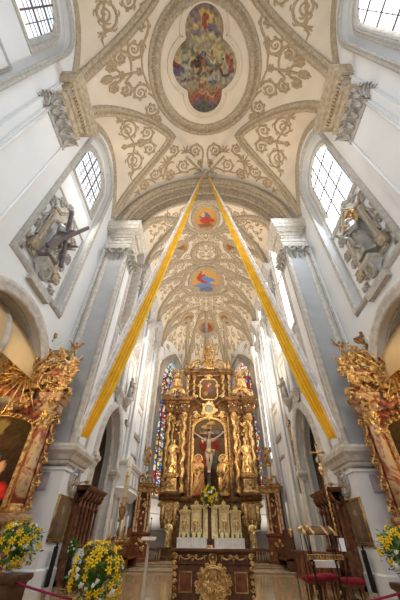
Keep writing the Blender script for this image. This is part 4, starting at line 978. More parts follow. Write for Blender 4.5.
for q in (-1, 1): m.scrolls(spiral(q*.4, 15.3, PI/2, .3, q, 1.3, .08)+spiral(q*1.2, 13.0, PI/2, .25, -q, 1.3, .07)+spiral(q*1.2, 14.2, PI/2, .25, q, 1.3, .07), FV(-.4), 1.3)
m.build('upper_frame', 'gold_bright', HA)
m = MB()
for q in (-1, 1):    # scroll pediments either side
    m.tube([(q*2.75, -.5, 13.1), (q*2.9, -.5, 13.7), (q*3.3, -.5, 14.1), (q*3.9, -.5, 13.9), (q*4.3, -.5, 13.3), (q*4.4, -.5, 13.0)], [.2, .22, .24, .22, .2, .16], 7, 1.6)
    scr3(m, q*4.35, 13.15, -.5, .3, q, .13, .5); scr3(m, q*2.85, 13.2, -.5, .3, -q, .13, .5); gilt_cluster(m, (q*3.5, 13.4), .5, .3, -.6, 6, 60+q, .08)
    gilt_cluster(m, (q*2.95, 14.5), .2, .9, -.1, 7, 70+q, .07); m.stack(*sorted((q*2.1, q*2.6)), -.5, 0, [(16.15, 0), (16.3, .06), (16.4, 0)])
    m.M = LOC(q*2.3, -.3, 16.35); m.lathe([(.12, 0), (.28, .15), (.3, .4), (.12, .7), (.16, .8), (.06, 1.0), (.14, 1.2), (.02, 1.45)], 10); m.M = Matrix()
    m.tube([(q*2.0, -.35, 16.2), (q*1.8, -.35, 17.1), (q*1.2, -.35, 17.5), (q*.7, -.35, 17.0)], [.2, .24, .2, .14], 6); scr3(m, q*1.9, 16.5, -.35, .28, q, .1, .3); scr3(m, q*.85, 17.0, -.35, .26, -q, .1, .3)
    gilt_cluster(m, (q*1.3, 16.6), .4, .3, -.45, 5, 80+q, .07)
gilt_cluster(m, (0, 16.7), 1.5, .45, -.55, 16, 401, .08); gilt_cluster(m, (0, 17.6), .7, .4, -.5, 8, 403, .07)
m.stack(-.5, .5, -.5, .1, [(16.3, 0), (16.5, .1), (16.9, 0), (17.3, -.1), (17.4, .1), (17.5, 0)]); m.build('crown_ornament', 'gold', HA)
m = MB(); rays(m, (0, 18.6), .5, 1.5, 24, .07, -.1); 
for i in range(9): a = 2*PI*i/9; m.ball((.55*math.cos(a), -.15, 18.6+.6*math.sin(a)), .2, 7, 5)
m.build('glory', 'gold_bright', HA)
cl_ = MB(); 
for (x0, x1) in ((-2.62, -.3), (.3, 2.62)):
    pts = [(x0+(x1-x0)*i/60, -1.66-.02*math.sin(i*1.3)) for i in range(61)]
    cl_.add([(x, y, z) for x, y in pts for z in (1.40, .78-.0)], [(2*i, 2*i+1, 2*i+3, 2*i+2) for i in range(60)]); cl_.box(x0, x1, -1.66, -.6, 1.36, 1.41)
    for i in range(30): cl_.ball((x0+(x1-x0)*(i+.5)/30, -1.67, .78), (.045, .02, .07), 6, 4)
o = cl_.build('altar_cloth', 'white_cloth'); o.location = HA.location; tag(o, 'white lace cloth over the table of the high altar', 'altar cloth')
# statues of the high altar
def statue(key, name, loc, h, label, cat='statue', mt='gold', rz=0, mx=False, halo=False, wing=False, staff=False, group=None, halo_m='gold_bright'):
    r = empty(name, loc, label, cat, rz, group); figure(key, 'body', mt, r, (0, 0, 0), h, 0, mx); top = .93*h if key != 'seated' else .83*h
    if halo:
        m = MB(); m.M = LOC(0, .06*h, top) @ RX(PI/2); m.lathe([(.105*h, -.008*h), (.13*h, -.008*h), (.13*h, .008*h), (.105*h, .008*h), (.105*h, -.008*h)], 20, cap=False); m.M = Matrix(); rays(m, (0, top), .06*h, .12*h, 16, .006*h, .06*h); m.build('halo', halo_m, r)
    if wing: m = MB(); m.M = SC(h); wings(m); m.build('wings', mt, r)
    if staff:
        q = -1 if mx else 1; m = MB(); m.tube([(q*.24*h, -.2*h, 0), (q*.22*h, -.2*h, 1.05*h)], .012*h, 6); m.tube([(q*.22*h, -.2*h, 1.05*h), (q*.27*h, -.2*h, 1.12*h), (q*.22*h, -.2*h, 1.16*h), (q*.19*h, -.2*h, 1.1*h)], .014*h, 6); m.build('staff', 'gold_bright', r)
    return r
X0, Y0 = .2, 30
statue('saint_a', 'saint_statue', (X0-3.4, Y0-.7, 6.32), 2.9, 'gilded robed bishop saint on the left pedestal of the high altar', staff=True, mx=True)
statue('saint_c', 'saint_statue', (X0+3.4, Y0-.7, 6.32), 2.9, 'gilded robed saint on the right pedestal of the high altar', staff=True)
statue('madonna', 'saint_statue', (X0-1.05, Y0-1.0, 4.62), 3.1, 'gilded haloed woman looking up, left below the crucifix', halo=True, mt='robe_red')
statue('saint_b', 'saint_statue', (X0+1.25, Y0-1.0, 4.62), 3.1, 'gilded haloed figure with raised arm, right below the crucifix', halo=True, mt='gold_old')
for q, nm in ((-1, 'left'), (1, 'right')):
    statue('seated', 'saint_statue', (X0+q*3.5, Y0-.5, 14.5), 2.6, 'gilded seated figure on the '+nm+' scroll pediment of the high altar', mx=q < 0, wing=True)
    statue('saint_a', 'angel_statue', (X0+q*3.4, Y0-1.15, 1.3), 1.75, 'golden angel standing under the '+nm+' console of the high altar', mx=q > 0, wing=True, mt='gold_bright')
    statue('putto', 'cherub_statue', (X0+q*2.3, Y0-.5, 16.8), 1.3, 'gilded cherub beside the '+nm+' finial on top of the high altar', mx=q < 0, wing=True) if 0 else None
    for k, x in enumerate((1.15, 2.1)):
        statue('saint_c' if k else 'saint_a', 'niche_figure', (X0+q*x, Y0-.88, 2.26), .95, 'small golden figure in the %s tabernacle niche %s of the cross' % (('inner', 'outer')[k], nm), mt='gold_bright', mx=q < 0)
statue('saint_b', 'saint_statue', (X0, Y0-.6, 17.95), 2.3, 'gilded figure in a burst of rays crowning the high altar', mx=False)
st = empty('altar_candle', (X0-2.3, Y0-1.5, 1.92), 'white candle with green foot on the lace cloth of the high altar', 'candle', 0, 'candles on the high altar cloth')
st['label'] = 'outermost left white candle on the lace cloth of the high altar'
m = MB(); m.lathe([(.09, 0), (.09, .05), (.04, .1), (.07, .2)], 8); m.build('candle_foot', 'leaf', st)
m = MB(); m.lathe([(.045, .2), (.045, .5), (.01, .52)], 8); m.build('wax', 'candle', st)
for x, q in zip((-1.9, -1.5, -1.1, -.7, .7, 1.1, 1.5, 1.9, 2.3), ('second candle from the left end', 'third candle from the left end', 'second candle left of the crucifix shaft', 'first candle left of the crucifix shaft', 'first candle right of the crucifix shaft', 'second candle right of the crucifix shaft', 'third candle from the right end', 'second candle from the right end', 'outermost right candle')):
    dup(st, (X0+x, Y0-1.5, 1.92), label=q+' on the high altar lace cloth')
# ------------------------------------------------------------------ nave niches with apostles
def niche_statue(sd):
    nm = 'left' if sd < 0 else 'right'
    F = (lambda u, v, w_: V((u, -w_, v)))
    # local frame: x along the wall, y out of the wall is -y, origin at the recess plane
    loc = (sd*8.38, 9.1, 0); rz = PI/2 if sd < 0 else -PI/2
    r = empty('wall_niche', loc, 'stucco framed wall niche with scrolls and console, %s wall of the nave' % nm, 'niche', rz)
    b = MB(); b.plate([(-1.1, 11.9), (1.1, 11.9), (1.1, 15.4), (.6, 16.4), (-.6, 16.4), (-1.1, 15.4)], [arch_hole(0, .78, 12.3, 14.4, .8, 10)], F, 0, .16); b.build('niche_back', 'moulding', r)
    b = MB(); b.strip(arch_hole(0, .85, 12.2, 14.4, .88, 10), prof(.12, .06), lambda u, v, w_: F(u, v, w_+.14), True)
    for q in (-1, 1): b.strip([(q*1.1, 11.9), (q*1.1, 15.2)], prof(.18, .08), lambda u, v, w_: F(u, v, w_+.12)); b.stack(*sorted((q*.9, q*1.35)), -.3, 0, [(12.0, -.05), (12.15, .03), (12.4, .03), (12.5, .1)])
    b.strip([(-1.3, 15.4), (-.7, 15.55), (0, 16.7), (.7, 15.55), (1.3, 15.4)], prof(.2, .14), lambda u, v, w_: F(u, v, w_+.1)); b.build('niche_frame', 'moulding_tan', r)
    st = []
    for q in (-1, 1):
        for cx, cy, R, a0, sg, tx, ty in ((1.55, 15.6, .42, PI, -1, 1.2, 14.6), (1.7, 14.5, .36, PI, 1, 1.3, 13.8), (1.5, 13.5, .3, PI, -1, 1.2, 13.0), (.75, 16.6, .36, PI, 1, 1.3, 16.2), (1.65, 12.6, .28, PI, 1, 1.3, 12.2)):
            st += [([(q*x, y) for x, y in p], rr) for p, rr in volute(cx, cy, R, a0, sg, 1.5, .07, (tx, ty))]
        st += palmette(q*1.6, 11.9, -PI/2, .5, .08, 5)
    st += palmette(0, 16.9, PI/2, .6, .1, 7); b = MB(); b.scrolls(st, F, 1.4); b.build('scrollwork', 'stucco_grey', r)
    b = MB(); b.M = LOC(0, -.3, 0); b.stack(-.38, .38, -.28, .3, [(10.9, -.35), (11.0, -.3), (11.7, -.08), (11.8, 0), (11.9, .12), (12.0, .16), (12.1, .1), (12.12, 0)]); b.build('console', 'moulding', r)
    b = MB(); F2 = lambda u, v, w_: V((u, -.60-w_+.12*(11.8-v), v)); b.strip(ell(0, 11.35, .27, .33, 18), prof(.14, .14), F2, True)
    for i in range(8): a = i*PI/4; b.scrolls(spiral(.3*math.cos(a), 11.35+.36*math.sin(a), a+.8, .08, 1, 1.1, .035), F2, 1.3)
    b.plate(ell(0, 11.35, .24, .3, 18), [], F2, 0, .06); b.build('console_shield', 'stucco_grey', r); b = MB(); b.plate(ell(0, 11.35, .16, .21, 14), [], F2, .05, .09); b.build('shield_field', 'green_marble', r)
    # the apostle on the console
    P = V((sd*7.88, 8.85, 12.1))
    if sd < 0:
        s_ = empty('saint_statue', P, 'grey and gilt saint leaning on a big dark diagonal cross, left nave wall', 'statue', rz)
        figure('saint_a', 'body', 'silver_grey', s_, (0, 0, 0), 3.1)
        b = MB()
        for q in (-1, 1):
            p = [V((-1.17, -.66, -.4)), V((.87, -.66, 4.0))] if q < 0 else [V((-.77, -.54, 3.1)), V((.40, -.54, -.1))]; d = (p[1]-p[0]).normalized(); t = V((d.z, 0, -d.x))*.1
            vs = [p[0]+t, p[0]-t, p[1]-t, p[1]+t]; b.add([v+V((0, yy, 0)) for yy in (-.07, .07) for v in vs], [(0, 1, 2, 3), (7, 6, 5, 4), (0, 4, 5, 1), (1, 5, 6, 2), (2, 6, 7, 3), (3, 7, 4, 0)], False)
        b.build('cross', 'wood_beam', s_)
    else:
        s_ = empty('saint_statue', P, 'silver robed saint with big gilt shell halo and open arms, right nave wall', 'statue', rz)
        figure('saint_b', 'body', 'silver_grey', s_, (0, 0, 0), 3.1, 0, True)
        b = MB(); rays(b, (0, 2.9), .1, .75, 26, .06, .1); b.strip(ell(0, 2.9, .62, .62, 24), prof(.14, .1), FV(.15), True); b.strip(ell(0, 2.9, .36, .36, 20), prof(.1, .1), FV(.12), True); b.build('halo', 'gold', s_)
    b = MB(); fx = 1
    for k in range(7):
        a = -2.9+k*.42; b.tube([(.36*math.cos(a), .3*math.sin(a), .1), (.40*math.cos(a+.4), .36*math.sin(a+.4), .7), (.3*math.cos(a+.9), .33*math.sin(a+.9), 1.35)], [.035, .05, .02], 5)
    b.build('gilt_hem', 'gold', s_)
niche_statue(-1); niche_statue(1)
# ------------------------------------------------------------------ the yellow and white cloths
for sd, nm in ((-1, 'left'), (1, 'right')):
    r = empty('hanging_cloth', (0, 12.75, 30.4), 'long yellow and white cloth hung from the vault rosette down to the %s pier' % nm, 'drape')
    A = V((sd*.06, 0, 0)); B = V((sd*5.5, .25, -25.35))
    for part, mt, o0, o1, nf in (('yellow_cloth', 'flag_yellow', 0.0, .58, 4), ('white_cloth', 'flag_white', .58, .95, 2)):
        m = MB(); vs = []; fs = []; K = 22; N = 60
        for i in range(N+1):
            t = i/N; c = A.lerp(B, t); c += V((-sd*.35*math.sin(PI*t)*0, -.2*math.sin(PI*t), -.75*math.sin(PI*t)*(1-t*.2)))
            wd = .10+1.14*min(1, t*1.25)**.8*(1-.15*t)*(1-.45*max(0, (t-.9)/.1))
            for k in range(K+1):
                u = o0+(o1-o0)*k/K; off = wd*(u-.45)*1.0; ph = nf*2*PI*k/K
                vs.append(c+V((sd*off, .07*math.sin(ph+2*t)*min(1, .3+t), .18*off+.03*math.cos(ph*1.3+7*t))))
        for i in range(N):
            for k in range(K): fs.append((i*(K+1)+k, i*(K+1)+k+1, (i+1)*(K+1)+k+1, (i+1)*(K+1)+k))
        m.add(vs, fs); m.build(part, mt, r)
r = empty('vault_rosette', (0, 12.85, 30.3), 'stucco rosette with scrolls at the crown where the cloths hang', 'ornament')
m = MB(); F = lambda u, v, w_: V((u, -w_*.7-.05, v-w_*.7)); m.M = LOC(0, 0, 0)
m.ball((0, -.15, -.1), (.3, .25, .3), 12, 8)
for q in (-1, 1): m.scrolls([([(q*x, y) for x, y in p], rr) for p, rr in volute(.55, .05, .33, PI, 1, 1.5, .08, (.1, -.3))+volute(1.0, -.25, .22, PI, -1, 1.4, .06, (.5, -.2))+palmette(.2, -.2, -PI/3, .5, .08, 4)], F, 1.4)
m.scrolls(palmette(0, .2, PI/2, .5, .1, 5), F, 1.4); m.build('rosette', 'stucco_grey', r)
# ------------------------------------------------------------------ nave side altars
def side_altar(sd):
    nm = 'left' if sd < 0 else 'right'; cx = 9.2*sd
    r = empty('side_altar', (cx, 12.25, 0), 'tall marble and gilt side altar with a dark painting at the %s pier' % nm, 'altar')
    m = MB(); m.box(-2.6, 2.6, 0, .35, 0, 6.0); m.stack(-2.3, 2.3, -.9, .0, [(0, .05), (.2, .05), (.25, 0), (1.0, 0), (1.05, .1), (1.12, .1)]); m.build('body', 'red_marble_dark', r)
    for q in (-1, 1):
        x = q*2.44
        m = MB(); m.stack(x-.38, x+.38, -.55, .1, [(0, .05), (.3, .05), (.35, 0), (1.0, 0), (1.1, .08), (1.15, 0), (1.95, -.05), (2.05, .05), (2.2, .12), (2.3, .12), (2.3, 0)])
        m.build('pedestal', 'red_marble', r)
        m = MB(); gilt_cluster(m, (x, 1.55), .35, .35, -.57, 8, 90+q, .05); scr3(m, x-.5*-q*-1, 1.5, -.3, .3, q, .09, .4)
        for k in range(5): m.ball((x+(k-2)*.2, -.62, 2.0), (.1, .06, .09), 6, 4)
        m.build('pedestal_gilding', 'gold', r)
        m = MB(); m.M = LOC(x, -.3, 2.3); m.lathe([(.31, 0), (.32, .1), (.25, .16), (.28, .22), (.23, .28)], 20); m.build('column_base', 'gold', r)
        m = MB(); m.M = LOC(x, -.3, 2.58); m.lathe([(.22, 0), (.225, .9), (.21, 1.9), (.19, 2.65)], 24); m.build('column', 'red_marble', r)
        m = MB(); m.box(x-q*.36-.08, x-q*.36+.08, -.12, .1, 2.3, 5.3); m.build('pilaster', 'red_marble_dark', r)
        m = MB(); cap_(m, x, -.3, 5.2, .19, .55); gilt_cluster(m, (x, 5.05), .28, .2, -.58, 5, 95+q, .05); m.build('capital', 'gold_bright', r)
        m = MB()   # carved wing at the outer side
        for k in range(5):
            z = 2.5+k*.72; m.scrolls([([(x+q*abs(a), b) for a, b in p], rr) for p, rr in volute(.38, z, .14, PI, 1 if k % 2 else -1, 1.3, .04, (.26, z-.4))+palmette(.34, z+.2, .6, .2, .04, 3)], FV(-.1), 1.6)
        m.build('carved_wing', 'gold', r)
        m = MB(); m.stack(x-.33, x+.33, -.6, .1, [(5.75, -.05), (5.82, .0), (6.1, .0), (6.13, .05), (6.3, .12), (6.38, .15), (6.45, .15), (6.5, 0)]); m.build('entablature', 'red_marble', r)
        # broken pediment scroll and its gilding
        m = MB(); m.tube([(x+q*.25, -.35, 6.6), (x+q*.1, -.4, 7.1), (x-q*.25, -.4, 7.45), (x-q*.7, -.35, 7.4), (x-q*.95, -.3, 7.0), (x-q*.8, -.3, 6.75)], [.2, .22, .22, .18, .14, .1], 8, 1.2); m.build('pediment_scroll', 'red_marble_dark', r)
        m = MB(); m.box(x-q*.55-.22, x-q*.55+.22, -.1, .2, 6.5, 8.6); m.stack(x-q*.55-.25, x-q*.55+.25, -.2, .2, [(8.5, 0), (8.6, .1), (8.8, .12), (8.85, 0)]); m.build('upper_pilaster', 'green_marble', r)
        m = MB(); gilt_cluster(m, (x, 6.9), .5, .45, -.62, 22, 99+q, .05); gilt_cluster(m, (x, 6.1), .42, .22, -.7, 9, 199+q, .045); gilt_cluster(m, (x, 7.9), .4, .5, -.3, 14, 299+q, .05); gilt_cluster(m, (x-q*.4, 8.7), .35, .35, -.35, 8, 111+q, .06)
        m.scrolls([([(x+q*a, b) for a, b in p], rr) for p, rr in volute(.45, 7.6, .32, PI, 1, 1.4, .08, (.1, 6.7))+palmette(.45, 7.9, PI/2, .4, .06, 5)+volute(.5, 6.5, .28, PI, -1, 1.4, .08, (.1, 6.1))], FV(-.4), 1.6)
        m.build('pediment_gilding', 'gold', r)
    # painting and frame
    pp = arch_hole(0, 1.9, 2.15, 5.2, .55, 10)
    lf = painter(lerp([(0, (.03, .015, .01)), (.6, (.05, .03, .015)), (.8, (.05, .032, .014)), (1, (.10, .065, .022))]), [(.74 if sd < 0 else .26, .26, .22, .09, -.2, (.62, .04, .03)), (.8 if sd < 0 else .2, .42, .05, .05, 0, SK), (.62 if sd < 0 else .38, .46, .12, .09, .4, (.20, .22, .25)), (.55, .55, .07, .05, 0, (.40, .22, .12)), (.4, .4, .12, .1, 0, (.20, .12, .05)), (.3, .25, .14, .07, 0, (.30, .06, .03)), (.5, .85, .22, .08, 0, (.24, .17, .06)), (.35, .7, .1, .06, 0, (.14, .09, .04)), (.75, .7, .12, .08, 0, (.07, .04, .02))], .06, 5, .3, 4 if sd < 0 else 8)
    paint_obj('painting', r, FV(-.02), pp, (-1.9, 1.9, 2.15, 5.75), 44, lf, 'oil_paint', .03)
    m = MB(); m.strip(pp, [(-.09, 0), (-.09, .1), (-.04, .15), (0, .08), (.05, .08), (.09, .13), (.09, 0)], FV(-.02), True)
    for k in range(18): m.ball((-1.9+3.8*k/17, -.2, 5.35+.45*math.sin(PI*k/17)), .09, 6, 4)
    m.build('painting_frame', 'gold', r)
    m = MB(); m.tube([(-2.1, -.2, 6.35), (-1.4, -.25, 6.1), (-.7, -.3, 6.5), (0, -.35, 6.8), (.7, -.3, 6.5), (1.4, -.25, 6.1), (2.1, -.2, 6.35)], [.16, .18, .2, .24, .2, .18, .16], 8); m.build('arched_cornice', 'red_marble_dark', r)
    m = MB(); gilt_cluster(m, (0, 6.2), 1.6, .3, -.45, 26, 120+sd, .06); gilt_cluster(m, (0, 5.75), 1.5, .12, -.25, 12, 125, .05); m.build('cornice_gilding', 'gold', r)
    gx = -sd*.95
    m = MB(); m.ball((gx, -.3, 7.4), (.4, .2, .5), 12, 8); gilt_cluster(m, (gx, 7.4), 1.25, .8, -.35, 44, 130+sd, .07); gilt_cluster(m, (gx, 8.8), .5, .9, -.2, 20, 140+sd, .07); m.box(gx-.3, gx+.3, -.1, .1, 6.5, 9.0); gilt_cluster(m, (gx-sd*1.2, 6.9), .5, .5, -.3, 12, 144+sd, .06); m.build('glory_clouds', 'gold_old', r)
    m = MB(); rays(m, (gx, 7.4), .35, 1.95, 18, .045, -.6); m.build('glory_rays', 'gold_bright', r)
    for q in (-1, 1):
        x = cx+q*2.75; inner = (q*sd < 0)
        if not inner: continue
        a = empty('cherub_statue', (x-sd*-.0, 11.95, 7.45), 'small painted cherub with gold wings sitting on the %s side altar pediment' % nm, 'statue')
        figure('putto', 'body', 'skin_ivory' if sd < 0 else 'gold_old', a, (0, 0, 0), 1.0); b = MB(); b.M = SC(1.0); wings(b); b.build('wings', 'gold', a)
        a = empty('cherub_statue', (x+sd*.15, 11.95, 8.35), 'topmost gilded cherub reaching up above the %s side altar' % nm, 'statue')
        figure('putto', 'body', 'gold_old', a, (0, 0, 0), .95, 0, True); b = MB(); b.M = SC(.95); wings(b); b.build('wings', 'gold', a)
        a = empty('angel_statue', (cx+q*1.55, 11.75, 6.7), 'gilded angel in a fluttering robe beside the glory of the %s side altar' % nm, 'statue')
        figure('saint_b', 'body', 'gold_old', a, (0, 0, 0), 1.4); b = MB(); b.M = SC(1.4); wings(b); b.build('wings', 'gold', a)
side_altar(-1); side_altar(1)
# ------------------------------------------------------------------ pier furniture
for sd, nm in ((-1, 'left'), (1, 'right')):
    FI = lambda u, v, w_: V((sd*(5.96-w_), u, v))
    r = empty('wall_medallion', (0, 0, 0), 'grey stucco wheel cross medallion on the %s pier pedestal' % nm, 'ornament')
    m = MB(); m.strip(ell(14.45, 3.62, .42, .44, 28), prof(.16, .1), FI, True); m.strip(ell(14.45, 3.62, .12, .12, 12), prof(.08, .08), FI, True)
    for k in range(4): a = k*PI/2+.1; m.stroke([(14.45+.1*math.cos(a), 3.62+.12*math.sin(a)), (14.45+.24*math.cos(a), 3.62+.26*math.sin(a)), (14.45+.38*math.cos(a), 3.62+.38*math.sin(a))], [.04, .06, .13], FI, .7)
    m.build('medallion', 'stucco_grey', r)
    r = empty('candle_sconce', (sd*5.9, 14.3, 3.5), 'brass wall sconce with a white candle on the %s pier' % nm, 'sconce')
    m = MB(); m.tube([(0, 0, 0), (-sd*.2, 0, -.06), (-sd*.35, 0, .05), (-sd*.5, 0, .05), (-sd*.6, 0, .02)], .025, 6); m.M = LOC(-sd*.6, 0, 0); m.lathe([(.02, -.02), (.1, .06), (.12, .1), (.04, .1)], 10); m.M = LOC(-sd*.0, 0, 0) @ RY(PI/2); m.lathe([(.1, -.03), (.1, .03)], 10); m.build('bracket', 'gold', r)
    m = MB(); m.M = LOC(-sd*.6, 0, 0); m.lathe([(.035, .08), (.035, .5), (.008, .53)], 8); m.build('candle', 'candle', r)
    r = empty('wall_painting', (sd*5.95, 14.1, 2.3), 'narrow dark old panel painting in a gilt frame on the %s pier' % nm, 'painting')
    F0 = lambda u, v, w_: V((-sd*w_, u, v))
    q = [(-.66, -.68), (.66, -.68), (.66, .68), (-.66, .68)]
    m = MB(); m.strip(q, prof(.1, .06), F0, True); m.plate(q, [], F0, 0, .02); m.build('frame', 'gold_old', r)
    paint_obj('painting', r, F0, None, (-.64, .64, -.65, .65), 24, painter(lerp([(0, (.10, .08, .05)), (1, (.22, .15, .09))]), [(.5, .4, .2, .3, .1, (.22, .12, .07)), (.5, .7, .1, .1, 0, (.34, .24, .14)), (.3, .3, .1, .1, 0, (.10, .10, .09))], .08, 5, .3, sd*3), 'oil_paint', .035)
    m = MB(); m.box(-.42, .42, -.04, 0, -.28, .28); m.strip([(-.42, -.28), (.42, -.28), (.42, .28), (-.42, .28)], prof(.05, .03), FV(-.03), True); o = m.build('wall_plaque', 'plaque'); o.location = (sd*6.95, 13.27, 3.45); tag(o, 'plain mauve rectangular plaque under the %s pier cornice' % nm, 'plaque')
# ------------------------------------------------------------------ choir stalls
def stalls(sd):
    nm = 'left' if sd < 0 else 'right'; X = lambda a: sd*a
    r = empty('choir_stall', (0, 0, 0), 'carved dark choir stalls under a coved canopy against the %s pier' % nm, 'stall')
    def bx(m, a, b, y0, y1, z0, z1): m.box(*sorted((X(a), X(b))), y0, y1, z0, z1)
    m = MB(); bx(m, 5.95, 5.8, 14.95, 17.4, .3, 3.2); bx(m, 5.95, 4.9, 14.95, 17.4, .3, .45)
    for k in range(5): bx(m, 5.82, 5.76, 15.2+.49*k, 15.25+.49*k, .5, 3.0)
    m.build('back_panel', 'stall_wood', r)
    m = MB(); cs = [(5.85, 2.95), (5.7, 3.0), (5.52, 3.12), (5.42, 3.35)]
    m.add([(X(a), y, z) for a, z in cs for y in (14.85, 17.5)], [(2*i, 2*i+1, 2*i+3, 2*i+2) for i in range(3)])
    m.stack(*sorted((X(5.95), X(5.38))), 14.85, 17.5, [(3.35, .0), (3.4, .05), (3.48, .1), (3.52, .1), (3.52, 0)])
    for k in range(6): m.tube([(X(a-.03), 14.9+.51*k, z-.04) for a, z in cs], .05, 6)
    m.build('canopy', 'stall_wood', r)
    for k in range(6):
        y = 14.97+.48*k; m = MB(); m.M = LOC(X(5.62), y, 0); m.lathe([(.09, 1.45), (.09, 1.55), (.05, 1.6), (.065, 1.9), (.045, 2.6), (.08, 2.7), (.1, 2.8), (.06, 2.86), (.09, 3.0)], 10); m.M = Matrix()
        bx(m, 5.85, 5.45, y-.04, y+.04, .45, 1.45); m.tube([(X(5.45), y, 1.3), (X(5.3), y, 1.2), (X(5.32), y, .9), (X(5.45), y, .6)], [.06, .07, .05, .04], 6); m.build('column', 'stall_wood', r)
    m = MB(); bx(m, 5.85, 5.4, 15, 17.4, .82, .88); m.build('seat', 'stall_wood', r)
    m = MB(); bx(m, 5.85, 5.5, 15, 17.4, 1.42, 1.5); m.build('arm_rail', 'stall_wood', r)
    r = empty('stall_desk', (0, 0, 0), 'panelled reddish wooden desk front standing before the %s choir stalls' % nm, 'desk')
    m = MB(); bx(m, 4.75, 4.65, 14.0, 20.5, .3, 1.3); bx(m, 4.95, 4.55, 13.95, 20.6, 1.3, 1.37); bx(m, 4.8, 4.58, 13.9, 20.6, .3, .42); m.build('front', 'red_wood', r)
    m = MB(); FD = lambda u, v, w_: V((X(4.65-w_), u, v))
    for k in range(7): u = 14.5+.9*k; m.strip([(u-.32, .55), (u+.32, .55), (u+.32, 1.15), (u-.32, 1.15)], prof(.07, .03), FD, True)
    m.build('panel_moulding', 'red_wood', r)
stalls(-1); stalls(1)
m = MB(); m.box(-.2, .2, -.01, .01, 0, .42); o = m.build('notice_sheet', 'paper'); o.location = (-4.85, 13.9, .98); tag(o, 'white sheet of paper on the left stall desk', 'paper')
# ------------------------------------------------------------------ oratory and choir paintings
r = empty('oratory', (0, 0, 0), 'white panelled oratory balcony box projecting from the left choir wall', 'balcony')
m = MB(); m.stack(-6.0, -5.4, 21.2, 25.4, [(3.7, -.25), (3.9, -.1), (4.1, .05), (4.2, .12), (4.3, .02), (5.5, .02), (5.55, .1), (5.7, .2), (5.8, .2), (5.85, 0)]); m.build('box', 'plaster', r)
m = MB(); FO = lambda u, v, w_: V((-5.38+w_, u, v))
for k in range(4): u = 21.75+k*1.03; m.strip([(u-.38, 4.5), (u+.38, 4.5), (u+.38, 5.35), (u-.38, 5.35)], prof(.08, .05), FO, True)
m.build('panel_moulding', 'moulding', r)
FR_ = wallF(1, 6.0)
r = empty('wall_painting', (0, 0, 0), 'tall pointed painting in a gilt frame on the right choir wall', 'painting')
pp = arch_hole(21.75, .42, 5.7, 8.1, .9, 8, True); m = MB(); m.strip(pp, prof(.16, .1), FR_, True); m.build('frame', 'gold', r)
paint_obj('painting', r, FR_, pp, (21.33, 22.17, 5.7, 9.0), 12, painter(lerp([(0, (.2, .1, .04)), (1, (.35, .2, .08))]), [(.5, .5, .3, .2, 0, (.4, .22, .08))], .08), 'oil_paint', .03)
r = empty('wall_painting', (0, 0, 0), 'small dark framed picture below the pointed painting, right choir wall', 'painting')
pp = [(21.4, 4.1), (22.1, 4.1), (22.1, 5.3), (21.4, 5.3)]; m = MB(); m.strip(pp, prof(.12, .1), FR_, True); m.build('frame', 'gold_old', r)
paint_obj('painting', r, FR_, pp, (21.4, 22.1, 4.1, 5.3), 10, painter(lerp([(0, (.12, .06, .03)), (1, (.2, .12, .06))]), [(.5, .5, .3, .2, 0, (.25, .14, .07))], .08), 'oil_paint', .03)
for sd, nm in ((-1, 'left'), (1, 'right')):
    r = empty('saint_statue', (sd*5.75, 19.7, 9.35), 'small grey statue with a gilt staff on a corbel, %s choir wall' % nm, 'statue', PI/2 if sd < 0 else -PI/2)
    figure('saint_a', 'body', 'silver_grey', r, (0, -.1, 0), 1.7); m = MB(); m.lathe([(.05, -.6), (.25, -.35), (.38, -.1), (.42, 0)], 10); m.build('corbel', 'moulding', r)
    m = MB(); m.tube([(.3, -.35, 0), (.3, -.35, 1.9)], .03, 5); m.build('staff', 'gold', r)
    # side altars in the choir
    r = empty('choir_side_altar', (sd*4.95, 26.0, .56), 'red marble side altar with turned columns by the %s choir wall' % nm, 'altar', -sd*.5); r.scale = (.85, .8, .92)
    m = MB(); m.stack(-.75, .75, -.4, .5, [(0, .1), (.2, .1), (.25, 0), (1.5, 0), (1.6, .1), (1.7, .1)]); m.box(-.7, .7, .1, .5, 1.7, 5.0); m.build('body', 'red_wood', r)
    for k, x in enumerate((-.62, -.38, .38, .62)):
        m = MB(); m.M = LOC(x, -.15+(k in (1, 2))*.1, 1.7); m.lathe([(.13, 0), (.13, .1), (.09, .2), (.1, .8), (.08, 2.3), (.13, 2.5), (.15, 2.6)], 12); m.build('column', 'red_marble', r)
    m = MB(); m.stack(-.75, .75, -.3, .4, [(4.3, 0), (4.4, .06), (4.6, .06), (4.7, .2), (4.8, .22), (4.85, 0)]); m.tube([(-.7, -.2, 4.9), (-.6, -.2, 5.4), (-.2, -.2, 5.5), (0, -.2, 5.1), (.2, -.2, 5.5), (.6, -.2, 5.4), (.7, -.2, 4.9)], .1, 6); gilt_cluster(m, (0, 5.2), .5, .35, -.3, 9, 150+sd, .05); m.build('pediment', 'gold_old', r)
    m = MB(); gilt_cluster(m, (0, 3.0), .25, 1.0, -.05, 10, 155+sd, .05); gilt_cluster(m, (0, .8), .5, .4, -.45, 8, 157+sd, .05); m.build('gilding', 'gold', r)
    statue('saint_b', 'saint_statue', (sd*4.9, 25.7, 6.3), 1.4, 'small gilt figure atop the %s choir side altar' % nm, mt='gold_old', rz=-sd*.5, mx=sd < 0)
